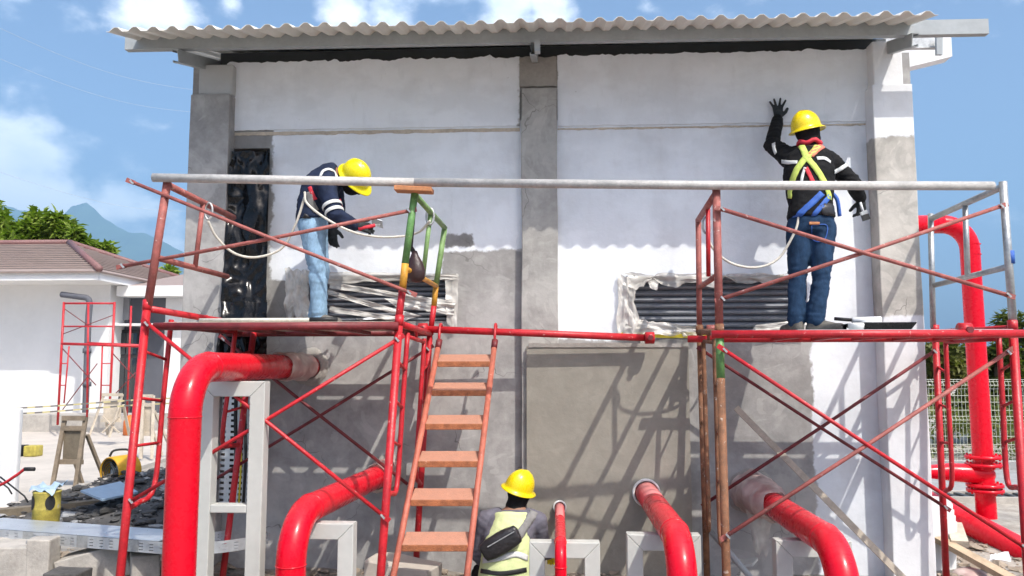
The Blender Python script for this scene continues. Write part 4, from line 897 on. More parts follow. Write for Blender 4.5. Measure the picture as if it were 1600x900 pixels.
def helmet_geo(t, c, crown, face, s=1.0, hm_='helmet'):
    U = Vector(crown).normalized(); F = Vector(face); F = (F - U * F.dot(U)).normalized(); Rv = F.cross(U)
    b = MB(); n = 48; m = 14; c = Vector(c); vs_ = []
    for i in range(m + 1):
        q = math.pi / 2 * (1 - i / m)
        for j in range(n):
            a = 2 * math.pi * j / n; ca, sa = math.cos(a), math.sin(a)
            rr = math.cos(q) ** .86; hgt = math.sin(q) * .135
            rid = .009 * math.exp(-((sa * rr * 5.5) ** 2)) * (1 if q > .25 else q / .25) + .004 * math.exp(-(((abs(sa * rr) - .35) * 9) ** 2)) * (1 if q > .35 else 0)
            vs_.append(c + (F * (.132 * rr * ca) + Rv * (.108 * rr * sa) + U * (hgt + rid)) * s)
    for (ex, dz) in ((.006, -.012), (.020, -.020), (.026, -.026), (.0255, -.031)):
        for j in range(n):
            a = 2 * math.pi * j / n; ca, sa = math.cos(a), math.sin(a); pk = max(0, ca) ** 3 * (.036 if ex > .01 else .006)
            vs_.append(c + (F * ((.132 + ex) * ca + pk) + Rv * ((.108 + ex) * sa) + U * (dz - pk * .35)) * s)
    rows = m + 5
    fs = [(i * n + j, i * n + (j + 1) % n, (i + 1) * n + (j + 1) % n, (i + 1) * n + j) for i in range(rows - 1) for j in range(n)]
    b.add(vs_, fs); o = b.build('helmet', hm_, t, True); md = o.modifiers.new('t', 'SOLIDIFY'); md.thickness = .004
    return o, c, U, F, Rv
def head_geo(mb, c, crown, face, g=0.):
    U = Vector(crown).normalized(); F = Vector(face); F = (F - U * F.dot(U)).normalized(); Rv = F.cross(U); M = Matrix((Rv, F, U)).transposed()
    mb.ell(c + U * .015, (.076 + g, .095 + g, .105 + g), M); mb.ell(c + F * .028 - U * .055, (.058 + g, .062 + g, .062 + g), M)       # skull, jaw
    mb.cone(c + F * .088 - U * .005, c + F * .108 - U * .035, .010 + g * .5, .016 + g * .5, 10)                                     # nose
    mb.ell(c + F * .082 - U * .068, (.026 + g * .5, .016 + g * .5, .012 + g * .5), M)                                                # mouth
    for k_ in (-1, 1):
        mb.ell(c + Rv * .078 * k_ - U * .01, (.012 + g * .4, .020, .032), M); mb.ell(c + F * .082 + Rv * .03 * k_ + U * .012, (.018, .010, .010), M)
def person(label, J, Rv, crown, face, top, legs_mat, top_name, grow_top=.02, spec=None, hands=(), shoes=True, seed=1, legfolds=None, sleeves=True, balac=True):
    base = (J['anL'] + J['anR']) / 2; t = thing('person', (base.x, base.y, min(J['anL'].z, J['anR'].z) - .06), label, 'person', None)
    spec = spec or [(.15, .105), (.135, .095), (.165, .115), (.150, .095), (.060, .058)]
    spine = [J['pel'], J['wai'], J['che'], J['sho'], J['nek']]
    arms = [(J['sh' + k_], J['el' + k_], J['wr' + k_]) for k_ in 'LR']; lg = [(J['hi' + k_], J['kn' + k_], J['an' + k_]) for k_ in 'LR']
    b = MB(); torso(b, spine, Rv, spec); b.cone(J['sho'], J['hed'], .055, .052); head_geo(b, J['hed'], crown, face)
    for (s_, e_, w_) in arms: b.chain([J['sho'].lerp(s_, .6), s_, s_.lerp(e_, .4), e_, e_.lerp(w_, .35), w_], [.06, .058, .048, .038, .038, .026])
    for (h_, k_, a_) in lg: b.chain([h_, h_.lerp(k_, .4), k_, k_.lerp(a_, .35), a_], [.085, .075, .054, .052, .034])
    for k_, hd in hands:
        w_ = J['wr' + k_]; b.cone(w_, w_ + Vector(hd['d']).normalized() * .05, .022, .018)
    for k_ in 'LR': b.cone(J['an' + k_] + Vector((0, 0, -.02)), J['to' + k_], .034, .028)
    link('body', remeshed(b, .013, 5), 'skin', t, True)
    # upper garment
    b = MB(); torso(b, [J['pel'].lerp(J['wai'], .25)] + spine[1:4] + [J['sho'].lerp(J['nek'], .55)], Rv, [(spec[0][0], spec[0][1])] + spec[1:4] + [(.085, .075)], grow_top)
    if sleeves:
        for (s_, e_, w_) in arms: b.chain([J['sho'].lerp(s_, .6), s_, s_.lerp(e_, .4), e_, e_.lerp(w_, .35), w_.lerp(e_, .06)], [.085, .080, .069, .060, .056, .043])
    fd = [(J['elL'], .12), (J['elR'], .12), (J['wai'], .16)]
    up_ = remeshed(b, .0105, 4, .0095, 13, seed, fd); bt = bvh_of(up_)
    uo_ = link(top_name, up_, top, t, True); globals()['shirt_name'] = uo_.data.name
    b = MB(); torso(b, [J['pel'] - (J['wai'] - J['pel']).normalized() * .07, J['pel'], J['wai'].lerp(J['pel'], .35)], Rv, [(spec[0][0] * .9, spec[0][1] * .9), spec[0], spec[1]], .012)
    for (h_, k_, a_) in lg: b.chain([h_, h_.lerp(k_, .4), k_, k_.lerp(a_, .4), a_], [.095, .084, .065, .063, .060])
    fl = [(J['knL'], .13), (J['knR'], .13), (J['anL'], .1), (J['anR'], .1)]
    lo_ = remeshed(b, .0105, 4, .0085, 12, seed + 5, fl); bl_ = bvh_of(lo_); link('trousers', lo_, legs_mat, t, True)
    if balac:
        b = MB(); head_geo(b, J['hed'], crown, face, .009); b.cone(J['sho'].lerp(J['nek'], .7), J['hed'], .072, .066); link('balaclava', remeshed(b, .009, 3, .004, 22, seed), 'jacket_black', t, True)
    for k_, hd in hands:
        g = MB(); hand_geo(g, J['wr' + k_], fat=1.16, **{a: b_ for a, b_ in hd.items() if a != 'm'}); g.cone(J['wr' + k_].lerp(J['el' + k_], .02), J['wr' + k_], .033, .031)
        link('glove', remeshed(g, .0048, 3), hd.get('m', 'glove'), t, True)
    if shoes:
        for k_ in 'LR':
            a_, to = J['an' + k_], J['to' + k_]; d = (to - a_); d.z = 0; d.normalize(); g = MB(); so = Vector((a_.x, a_.y, to.z))
            g.cone(a_ + Vector((0, 0, .01)), so - d * .02 + Vector((0, 0, .02)), .046, .042); g.cone(so - d * .03, so + d * .16, .040, .038); g.cone(so + d * .02 + Vector((0, 0, .025)), so + d * .14, .042, .036)
            g.v = [Vector((v_.x, v_.y, max(v_.z, to.z - .036))) for v_ in g.v]; sh_ = link('shoe', remeshed(g, .009, 3), 'shoe', t, True); sd_ = d.cross(Vector((0, 0, 1))); zz_ = to.z - .034; rs_ = []
            for zq, gr in ((0, .0), (.006, .003), (.018, .003), (.022, -.004)): rs_.append([so + d * (.062 + (.125 + gr) * math.cos(2 * math.pi * j / 20)) + sd_ * (.043 + gr) * math.sin(2 * math.pi * j / 20) + Vector((0, 0, zz_ - so.z + zq)) for j in range(20)])
            MB().loft(rs_).build('sole', 'shoe_sole', sh_)
    return t, bt, bl_
# worker with the raised arm
PL = ZR
J = dict(pel=P(1268, 350, 5.86), wai=P(1266, 318, 5.87), che=P(1264, 272, 5.92), sho=P(1264, 243, 5.95), nek=P(1264, 224, 5.95), hed=P(1262, 207, 5.97),
         shL=P(1233, 247, 6.02), elL=P(1206, 226, 6.20), wrL=P(1216, 184, 6.42), shR=P(1295, 252, 5.98), elR=P(1331, 284, 5.95), wrR=P(1345, 312, 6.10),
         hiL=P(1249, 356, 5.87), knL=P(1246, 432, 5.86), anL=P(1244, 500, 5.82), hiR=P(1286, 356, 5.85), knR=P(1283, 432, 5.80), anR=P(1274, 498, 5.76))
for k_ in 'LR': J['an' + k_].z = PL + .095
J['toL'] = Vector((J['anL'].x - .03, J['anL'].y + .12, PL + .036)); J['toR'] = Vector((J['anR'].x + .13, J['anR'].y - .04, PL + .036))
crown, face = (-.22, -.12, 1), (.75, .6, .1)
t, bt, bl_ = person('worker in black jacket and dark jeans seen from behind, arm raised to the wall', J, (1, 0, 0), crown, face, 'jacket_black', 'jeans_dark', 'jacket', seed=2,
    hands=[('L', dict(d=(.02, .12, 1), pn=(0, 1, 0), th=(1, 0, 0), curl=(.05, .04, .05, .05), spread=.42, thc=.1)), ('R', dict(d=(.12, .25, -1), pn=(-.3, 1, 0), th=(-1, 0, 0), curl=(.75, .8, .8, .8), spread=.0, thc=.7))])
helmet_geo(t, P(1259.5, 199, 5.97), crown, face, .93)
for nm, pix, w, m in (('harness_strap', [(1252, 228), (1256, 236), (1260, 246), (1275, 264), (1290, 290), (1296, 312)], .045, 'strap_lime'), ('harness_strap', [(1278, 228), (1270, 238), (1258, 248), (1244, 268), (1236, 292), (1234, 310)], .045, 'strap_lime'),
                      ('harness_strap', [(1288, 226), (1276, 234), (1266, 243)], .05, 'strap_coral'), ('harness_strap', [(1248, 224), (1254, 233), (1261, 243)], .04, 'strap_coral'), ('lanyard_tail', [(1259, 262), (1264, 272), (1272, 290)], .03, 'strap_red'), ('lanyard_tail', [(1258, 262), (1254, 274), (1252, 288)], .02, 'reflective'),
                      ('reflective_band', [(1222, 252), (1232, 254), (1246, 254)], .028, 'reflective'), ('reflective_band', [(1276, 248), (1288, 248), (1297, 254)], .028, 'reflective'), ('reflective_band', [(1303, 269), (1313, 264), (1328, 254)], .03, 'reflective'), ('reflective_band', [(1209, 224), (1210, 232), (1213, 240)], .026, 'reflective'),
                      ('tied_sleeve', [(1236, 345), (1250, 334), (1268, 318), (1284, 302)], .045, 'strap_blue'), ('tied_sleeve', [(1240, 350), (1262, 344), (1280, 326), (1296, 306)], .035, 'strap_blue'), ('tool_pouch', [(1284, 330), (1296, 328), (1303, 332)], .10, 'bag_leather')):
    ribbon(t, nm, bt, pix, w, m)
for pix in ([(1262, 352), (1272, 352)],): ribbon(t, 'patch', bl_, [(1264, 349), (1272, 349), (1280, 349)], .02, 'timber_orange', .008)
for pts in ([(1268, 352), (1269, 372), (1280, 378), (1290, 371), (1291, 352), (1268, 352)],): ribbon(t, 'pocket_seam', bl_, pts, .006, 'strap_blue', .004)
q = P(1258, 254, 5.86); MB().tube([q + Vector((.025 * math.cos(a_ * math.pi / 8), 0, .025 * math.sin(a_ * math.pi / 8))) for a_ in range(17)], .006, 6, False).build('harness_ring', 'galv', t, True)
MB().tube(crom([P(1298, 300, 5.86), P(1308, 312, 5.84), P(1312, 338, 5.85)], 6), .014, 8).build('loose_strap', 'strap_blue', t, True)
nk = J['nek'] + Vector((0, -.01, -.005)); MB().tube([nk + Vector((.078 * math.cos(a_ * math.pi / 10), .074 * math.sin(a_ * math.pi / 10), .012 * math.sin(a_ * 1.3))) for a_ in range(21)], .017, 8, False).build('neck_scarf', 'strap_red', t, True)
BR = thing('paint_brush', P(1350, 338, 6.12), 'paint brush held low in the gloved right hand of the raised-arm worker', 'brush')
MB().tube([P(1344, 316, 6.06), P(1349, 332, 6.06)], .010, 8).build('handle', 'paint_white', BR, True); MB().beam(P(1348.5, 330, 6.06), P(1351, 335, 6.06), .052, .02, (0, 1, 0)).build('ferrule', 'galv', BR); MB().beam(P(1351, 335.2, 6.06), P(1354, 344, 6.06), .055, .018, (0, 1, 0)).build('bristles', 'black_rubber', BR)
# bending worker
PL = ZT
J = dict(pel=P(489, 352, 5.98), wai=P(487, 328, 5.98), che=P(500, 294, 5.98), sho=P(518, 276, 5.98), nek=P(533, 276, 5.98), hed=P(550, 280, 6.0),
         shR=P(508, 290, 5.82), elR=P(524, 336, 5.76), wrR=P(556, 353, 5.84), shL=P(522, 290, 6.14), elL=P(528, 334, 6.2), wrL=P(519, 356, 6.16),
         hiR=P(488, 358, 5.90), knR=P(496, 424, 5.88), anR=P(500, 484, 5.90), hiL=P(492, 358, 6.07), knL=P(502, 424, 6.10), anL=P(494, 484, 6.12))
for k_ in 'LR': J['an' + k_].z = PL + .095
J['toL'] = J['anL'] + Vector((.13, .0, -.059)); J['toR'] = J['anR'] + Vector((.11, -.04, -.059))
crown, face = (.58, -.62, .52), (.52, .12, -.84)
t, bt, bl_ = person('bending worker in navy jacket and light blue jeans on the left walkway', J, (.12, -1, 0), crown, face, 'jacket_navy', 'jeans_light', 'jacket', seed=4, spec=[(.15, .10), (.14, .09), (.165, .115), (.145, .085), (.06, .058)],
    hands=[('R', dict(d=(1, .1, -.15), pn=(.1, 1, -.3), th=(0, 0, 1), curl=(.7, .75, .75, .7), spread=0, thc=.6)), ('L', dict(d=(.05, 0, -1), pn=(.2, 1, 0), th=(1, 0, 0), curl=(.35, .35, .4, .4), spread=.03, thc=.4))])
helmet_geo(t, P(556, 274, 5.96), crown, face, .93, 'helmet_lemon')
def cuff(t, a, b, f, r, w=.028):
    c = a.lerp(b, f); d = (b - a).normalized(); MB().tube([c - d * w / 2, c - d * w / 4, c + d * w / 4, c + d * w / 2], r, 20, False, [r - .004, r, r, r - .004]).build('reflective_band', 'reflective', t, True)
cuff(t, J['shR'], J['elR'], .70, .077); cuff(t, J['shR'], J['elR'], .90, .073)
for nm, pix, w, m in ( ('reflective_band', [(501, 276), (505, 268), (514, 265), (523, 270), (526, 280)], .022, 'reflective'),
                      ('harness_strap', [(484, 292), (488, 302), (493, 312)], .03, 'strap_red'), ('harness_strap', [(534, 262), (537, 270), (536, 279)], .03, 'strap_red'), ('harness_strap', [(482, 300), (486, 316), (494, 330)], .05, 'strap_grey'), ('belt', [(474, 338), (486, 342), (500, 343)], .05, 'bag_leather')):
    ribbon(t, nm, bt, pix, w, m)
MB().beam(P(529, 312, 5.82), P(534, 335, 5.80), .035, .006, (0, 1, 0)).build('loose_strap', 'strap_red', t)
TW = thing('hand_trowel', P(572, 356, 5.84), 'hand trowel with red handle and bright blade held by the bending worker', 'trowel')
MB().tube([P(560, 358, 5.82), P(586, 352, 5.86)], .014, 10, True).build('handle', 'strap_red', TW, True)
MB().tube([P(584, 352, 5.86), P(592, 352, 5.9), P(594, 349, 5.95)], .005, 6).build('tang', 'galv', TW, True)
o = MB().beam(P(581, 345, 5.97), P(598, 351, 5.97), .11, .004, (0, .4, 1)).build('blade', 'tray_zinc', TW)
# crouching worker in the trench
J = dict(pel=P(788, 920, 5.72), wai=P(790, 884, 5.74), che=P(794, 840, 5.80), sho=P(800, 808, 5.84), nek=P(806, 790, 5.86), hed=P(812, 768, 5.87),
         shL=P(760, 815, 5.84), elL=P(750, 868, 5.88), wrL=P(772, 890, 6.10), shR=P(838, 815, 5.86), elR=P(848, 860, 5.95), wrR=P(856, 866, 6.16),
         hiL=P(770, 925, 5.75), knL=P(752, 890, 6.08), hiR=P(806, 925, 5.75), knR=P(826, 900, 6.08))
zg = gh(-.4, -.75)
J['anL'] = Vector((J['knL'].x, -.70, zg + .10)); J['anR'] = Vector((J['knR'].x, -.70, zg + .10)); J['knL'].y = -.50; J['knR'].y = -.50
J['toL'] = J['anL'] + Vector((-.02, .12, -.062)); J['toR'] = J['anR'] + Vector((.02, .12, -.062))
crown, face = (.34, -.12, .93), (.5, .85, -.1)
t, bt, bl_ = person('crouching worker in pale vest and grey shirt seen from behind at the wall foot', J, (1, 0, 0), crown, face, 'shirt_grey', 'jacket_black', 'shirt', seed=9,
    hands=[('L', dict(d=(.2, 1, -.1), pn=(0, 0, -1), th=(1, 0, 0), curl=(.4, .4, .4, .4), spread=.05)), ('R', dict(d=(.3, 1, -.4), pn=(0, 0, -1), th=(-1, 0, 0), curl=(.4, .4, .4, .4), spread=.05, m='helmet'))])
ho, hc_, U, F, Rv = helmet_geo(t, P(811.5, 761, 5.87), crown, face, .92)
b = MB(); torso(b, [J['pel'].lerp(J['wai'], .15), J['wai'], J['che'], J['sho'] + Vector((0, 0, .03))], (1, 0, 0), [(.158, .115), (.147, .108), (.135, .125), (.095, .088)], .034)
ve = remeshed(b, .0105, 4, .007, 12, 33); bv = bvh_of(ve); link('vest', ve, 'vest', t, True)
ribbon(t, 'reflective_band', bv, [(755, 876), (780, 872), (805, 866), (824, 872)], .04, 'reflective', .005); ribbon(t, 'waist_hem', bv, [(752, 892), (785, 896), (822, 890)], .03, 'black_rubber', .006)
hb = bvh_of(remeshed(MB().ell(hc_ + U * .03, (.13, .13, .10)), .02, 1))
BG = thing('crossbody_bag', P(784, 848, 5.6), 'black leather crossbody bag on the back of the crouching worker', 'bag')
bc = bv.ray_cast(camo.location, ray(783, 847).normalized())[0] + Vector((0, -.035, 0)); ax1 = (P(812, 832, 5.6) - P(757, 864, 5.6)).normalized(); b = MB(); rings = []
for u, k_ in ((-.145, .55), (-.135, .82), (-.08, 1), (0, 1.05), (.08, 1), (.135, .82), (.145, .55)):
    sd = ax1.cross(Vector((0, 1, 0))).normalized(); rings.append([bc + ax1 * u + sd * .072 * k_ * math.copysign(abs(math.cos(2 * math.pi * j / 20)) ** .6, math.cos(2 * math.pi * j / 20)) + Vector((0, 1, 0)) * .045 * k_ * math.copysign(abs(math.sin(2 * math.pi * j / 20)) ** .7, math.sin(2 * math.pi * j / 20)) for j in range(20)])
b.loft(rings); me = remeshed(b, .008, 2, .005, 18, 3); link('pouch', me, 'bag_leather', BG, True)
MB().beam(bc + ax1 * -.10 + Vector((0, -.052, .035)), bc + ax1 * .11 + Vector((0, -.052, .035)), .004, .006).build('zip', 'galv', BG)
upj = bpy.data.meshes[shirt_name]
vv = [v_.co.copy() for v_ in ve.vertices]; n0 = len(vv); vw = [v_.co + wloc(t) for v_ in upj.vertices]
vv = [v_ + wloc(t) for v_ in vv]; jb = BVHTree.FromPolygons(vv + vw, [tuple(p.vertices) for p in ve.polygons] + [tuple(i + n0 for i in p.vertices) for p in upj.polygons])
ribbon(BG, 'strap', jb, [(806, 842), (814, 832), (822, 820), (830, 808), (834, 800)], .06, 'strap_grey', .008)
q = hc_ + U * .075 - F * .088
for rr_, mm, lf in ((.020, 'paint_white', .0), (.013, 'strap_grey', .002), (.006, 'paint_white', .004)):
    nn = (q - hc_).normalized(); MB().tube([q + nn * (lf + .004), q + nn * (lf + .007)], rr_, 20).build('helmet_emblem', mm, ho)

# ------------------------------------------------------------------ cable tray on blocks, left foreground
CT = thing('cable_tray', P(130, 860, 5.9), 'perforated galvanised cable tray running along the ground and up into the doorway', 'cable tray')
def slotted(b, p0, p1, z0, z1, t=.003):
    pass
tl0, tl1 = P(-60, 825.5, 6.22), P(256, 847, 5.76); hgt = .085; zt_ = tl1.z; zb_ = zt_ - hgt
f0 = Vector((tl0.x, tl0.y, zb_)); f1 = Vector((tl1.x, tl1.y, zb_)); dv = (f1 - f0).normalized(); nv_ = Vector((-dv.y, dv.x, 0)); wid = .36
Lr = (f1 - f0).length
def tray_path(u):
    """front edge: straight, then a quarter turn towards the wall"""
    if u <= Lr: return f0 + dv * u, nv_
    r_ = .16 + wid; a = (u - Lr) / r_; a = min(a, math.pi / 2); c = f1 + nv_ * r_
    rad = -nv_ * math.cos(a) + dv * math.sin(a); return c + rad * r_, -rad
tot = Lr + (.16 + wid) * math.pi / 2; nseg = 54
MB().add([p + n * o_ + Vector((0, 0, .004)) for i in range(nseg + 1) for (p, n) in [tray_path(tot * i / nseg)] for o_ in (0, wid)], [(i * 2, i * 2 + 2, i * 2 + 3, i * 2 + 1) for i in range(nseg)]).build('tray_floor', 'tray_zinc', CT)
cov = MB().add([p + n * o_ + Vector((0, 0, hgt + .003)) for i in range(38) for (p, n) in [tray_path(tot * i / nseg)] for o_ in (-.002, wid + .002)], [(i * 2, i * 2 + 2, i * 2 + 3, i * 2 + 1) for i in range(37)]).build('tray_cover', 'tray_zinc', CT)
def wallstrip(off, name):
    """side wall with rows of real slots"""
    b = MB(); u = 0.; du = .09; sl = .035
    rows_ = [0, .20, .25, .45, .50, .70, .75, 1.0]
    while u < tot - .01:
        cuts = [(u, u + sl, True), (u + sl, min(u + du, tot), False)]
        for (a, c, slot) in cuts:
            for j in range(7):
                if slot and j in (1, 3, 5): continue
                pa, na = tray_path(a); pc, nc_ = tray_path(c); z0_, z1_ = hgt * rows_[j], hgt * rows_[j + 1]
                b.add([pa + na * off + Vector((0, 0, z0_)), pc + nc_ * off + Vector((0, 0, z0_)), pc + nc_ * off + Vector((0, 0, z1_)), pa + na * off + Vector((0, 0, z1_))], [(0, 1, 2, 3)])
        u += du
    return b.build(name, 'tray_zinc', CT)
wallstrip(0, 'side_rail'); wallstrip(wid, 'side_rail')
for k_ in (.35, .62, .86):
    p, n = tray_path(Lr * k_); MB().add([p - n * .003 + dv * -.05, p - n * .003 + dv * .05, p - n * .003 + dv * .05 + Vector((0, 0, hgt)), p - n * .003 + dv * -.05 + Vector((0, 0, hgt))], [(0, 1, 2, 3)]).build('splice_plate', 'galv', CT)
# riser of the tray against the doorway
def riser(px0, px1, py0, py1, D, label):
    t = thing('cable_tray_riser', P((px0 + px1) / 2, py1, D), label, 'cable tray'); x0, x1 = P(px0, 690, D).x, P(px1, 690, D).x; z1, z0 = P(px0, py0, D).z, P(px0, py1, D).z; y = D - WALLD
    b = MB(); n = 22; 
    xs_ = [x0 + (x1 - x0) * k_ for k_ in (0, .12, .22, .34, .44, .56, .66, .78, .88, 1)]
    for j in range(n):
        za, zb2 = z0 + (z1 - z0) * j / n, z0 + (z1 - z0) * (j + 1) / n; zm = za + (zb2 - za) * .45
        for i in range(9):
            if i % 2 == 0: b.add([(xs_[i], y, za), (xs_[i + 1], y, za), (xs_[i + 1], y, zb2), (xs_[i], y, zb2)], [(0, 1, 2, 3)])
            else: b.add([(xs_[i], y, zm), (xs_[i + 1], y, zm), (xs_[i + 1], y, zb2), (xs_[i], y, zb2)], [(0, 1, 2, 3)])
    b.build('tray_back', 'tray_zinc', t)
    for x in (x0, x1): MB().box((x - .002, y - .085, z0), (x + .002, y - .001, z1)).build('side_rail', 'tray_zinc', t)
    return t
rs = riser(338, 402, 598, 792, 6.42, 'slotted galvanised tray riser behind the tall grey stand')
for px_, m, rr in ((368, 'black_rubber', .016), (376, 'yellow_tape', .008), (383, 'black_rubber', .012)):
    tb(rs, 'cable', [(px_ + 2, 590, 6.36), (px_, 650, 6.36), (px_ + 1, 720, 6.35), (px_ - 3, 790, 6.3)], rr, m, 8)
# ------------------------------------------------------------------ rubble and blocks
def bank(x, y):
    u, v_ = (x + 6.3) / 3.2, (y - .7) / 5.2
    if not (0 <= u <= 1 and 0 <= v_ <= 1): return -.1
    e = min(u, 1 - u, v_, 1 - v_) * 2
    return -.03 + .36 * smoothstep(0, .6, e) * (.55 + .5 * nz3((x, y, 0), 1.1)) + .05 * nz3((x, y, 2), 4) * smoothstep(0, .3, e)
def stone(c, r, seed, sq=.75):
    bm = bmesh.new(); bmesh.ops.create_icosphere(bm, subdivisions=2, radius=1); out = MB(); rnd = random.Random(seed); an = rnd.uniform(0, 6.28); sx, sy, sz = rnd.uniform(.7, 1.3), rnd.uniform(.7, 1.3), rnd.uniform(.45, .9) * sq
    vs_ = []; cuts_ = [(Vector((rnd.gauss(0, 1), rnd.gauss(0, 1), rnd.gauss(0, 1))).normalized(), rnd.uniform(.35, .7)) for _ in range(8)]
    for v_ in bm.verts:
        p = v_.co.copy(); k_ = 1 + .35 * nz3(p, 1.1, seed * 3.7) + .12 * nz3(p, 3, seed); m_ = max(abs(p.x), abs(p.y), abs(p.z)); p = p.lerp(p / m_ * .8, .35) * k_
        for (nn, dd) in cuts_: p -= nn * max(0, p.dot(nn) - dd)
        p = Vector((p.x * sx, p.y * sy, p.z * sz)); p = Matrix.Rotation(an, 3, 'Z') @ p; vs_.append(Vector(c) + p * r)
    fs = [tuple(v_.index for v_ in f.verts) for f in bm.faces]; bm.free(); return out.add(vs_, fs)
proto = [stone((0, 0, 0), 1, i) for i in range(9)]
def scatter(name, label, region, n, r0, r1, m, seed, cat='rubble'):
    rnd = random.Random(seed); b = MB()
    for i in range(n):
        x, y = region(rnd); r_ = r0 * (r1 / r0) ** (rnd.random() ** 2.2); p = rnd.choice(proto); a = rnd.uniform(0, 6.28); ca, sa = math.cos(a), math.sin(a); z = max(gh(x, y), bank(x, y)) + r_ * .15
        b.add([(x + r_ * (q.x * ca - q.y * sa), y + r_ * (q.x * sa + q.y * ca), z + r_ * q.z) for q in p.v], p.f)
    o = b.build(name, m, None, False); return tag(o, label, cat, None, 'stuff')
scatter('rubble', 'pale loose rubble and mortar lumps along the foot of the wall', lambda r_: (r_.uniform(-4.2, 4.6), -.62 + .55 * r_.random()), 900, .012, .07, 'dirt', 1)
scatter('dark_rubble', 'dark broken rubble heap between the yard and the pump house', lambda r_: (lambda y: (r_.uniform(-6.1 - .05 * y, -3.3), y))(r_.uniform(.9, 5.5)), 3400, .015, .10, 'rubble_dark', 2)
scatter('right_rubble', 'beige rubble and soil beside the ground pipe on the right', lambda r_: (r_.uniform(3.0, 5.4), r_.uniform(-.6, 1.6)), 900, .012, .10, 'dirt', 3)
scatter('left_rubble', 'pale rubble under the cable tray at lower left', lambda r_: (r_.uniform(-6.5, -2.6), r_.uniform(-1.0, .8)), 1400, .012, .11, 'dirt', 4)
scatter('pale_chips', 'pale concrete chips strewn over the dark rubble heap', lambda r_: (lambda y: (r_.uniform(-6.0 - .05 * y, -3.4), y))(r_.uniform(.9, 5.5)), 500, .015, .07, 'concrete', 12)
scatter('grey_lumps', 'mid grey broken lumps on the dark rubble heap', lambda r_: (lambda y: (r_.uniform(-6.0 - .05 * y, -3.4), y))(r_.uniform(.9, 5.0)), 110, .04, .13, 'kerb_grey', 13)
# soil bank
b = MB(); nxs, nys = 40, 30; vs_ = []
for j in range(nys + 1):
    for i in range(nxs + 1):
        u, v_ = i / nxs, j / nys; x = -6.3 + 3.2 * u; y = .7 + 5.2 * v_; z = bank(min(max(x, -6.2999), -3.1001), min(max(y, .7001), 5.8999))
        vs_.append((x, y, z))
o = b.add(vs_, [(j * (nxs + 1) + i, j * (nxs + 1) + i + 1, (j + 1) * (nxs + 1) + i + 1, (j + 1) * (nxs + 1) + i) for j in range(nys) for i in range(nxs)]).build('soil_bank', 'soil_dark', None, True); tag(o, None, None, None, 'structure')
def block(label, px, py, D, w, d, h, rot, m='concrete', tilt=0., seed=0, name='concrete_block', cat='concrete block', group='concrete blocks in the rubble'):
    q = P(px, py, D); b = MB(); M = Matrix.Rotation(R(rot), 3, 'Z') @ Matrix.Rotation(R(tilt), 3, 'Y'); rings = []
    for k_ in range(6):
        z = h * k_ / 5; ring_ = []
        for (i, j) in [(-1, -1), (-.33, -1), (.33, -1), (1, -1), (1, -.33), (1, .33), (1, 1), (.33, 1), (-.33, 1), (-1, 1), (-1, .33), (-1, -.33)]:
            p = Vector((i * w / 2, j * d / 2, z)); p = p * (1 + .06 * nz3(p + Vector((seed, 0, 0)), 6)); ring_.append(q + M @ p)
        rings.append(ring_)
    o = b.loft(rings).build(name, m, None, False, (q.x, q.y, q.z)); bevel(o, .01); return tag(o, label, cat, group)
block('squat beige concrete block at the lower left corner', 18, 905, 5.95, .42, .35, .27, 5, seed=1)
block('upright concrete pier propping the cable tray near its left end', 66, 905, 5.9, .16, .2, .30, 10, seed=2)
block('stone pier under the cable tray right above the pale pier', 66, 858, 6.0, .15, .18, .08, 3, 'kerb_grey', seed=5)
block('broad tilted concrete slab below the tray left of the red post', 160, 905, 6.1, .5, .3, .24, 15, tilt=-14, seed=3)
block('concrete lump under the tray beside the tilted slab', 225, 900, 6.05, .2, .3, .18, 30, seed=4)
block('dark stone in front of the pier at lower left', 105, 922, 5.7, .26, .2, .14, 0, 'soil_dark', seed=8)
block('beige concrete beam at the foot of the ladder', 627, 915, 5.75, .48, .3, .17, -12, 'slab', 6, seed=6)
block('small dark kerb stone under the right end of the tray', 292, 900, 5.9, .25, .2, .2, 5, 'kerb_grey', seed=9)
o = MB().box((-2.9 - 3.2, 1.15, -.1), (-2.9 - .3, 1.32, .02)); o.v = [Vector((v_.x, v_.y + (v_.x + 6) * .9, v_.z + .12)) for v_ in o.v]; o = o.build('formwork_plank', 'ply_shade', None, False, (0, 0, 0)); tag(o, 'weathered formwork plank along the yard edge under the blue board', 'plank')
# ------------------------------------------------------------------ things on the left
def gpt(px, py, z=.035): return onground(px, py, z)
WP = thing('white_post', gpt(5, 792), 'white painted concrete gate pier at the left edge', 'pier')
q = gpt(8, 792); o = MB().box((q.x - .6, q.y, .0), (q.x + .10, q.y + .08, 1.12)).build('shaft', 'house_white', WP); bevel(o, .02)
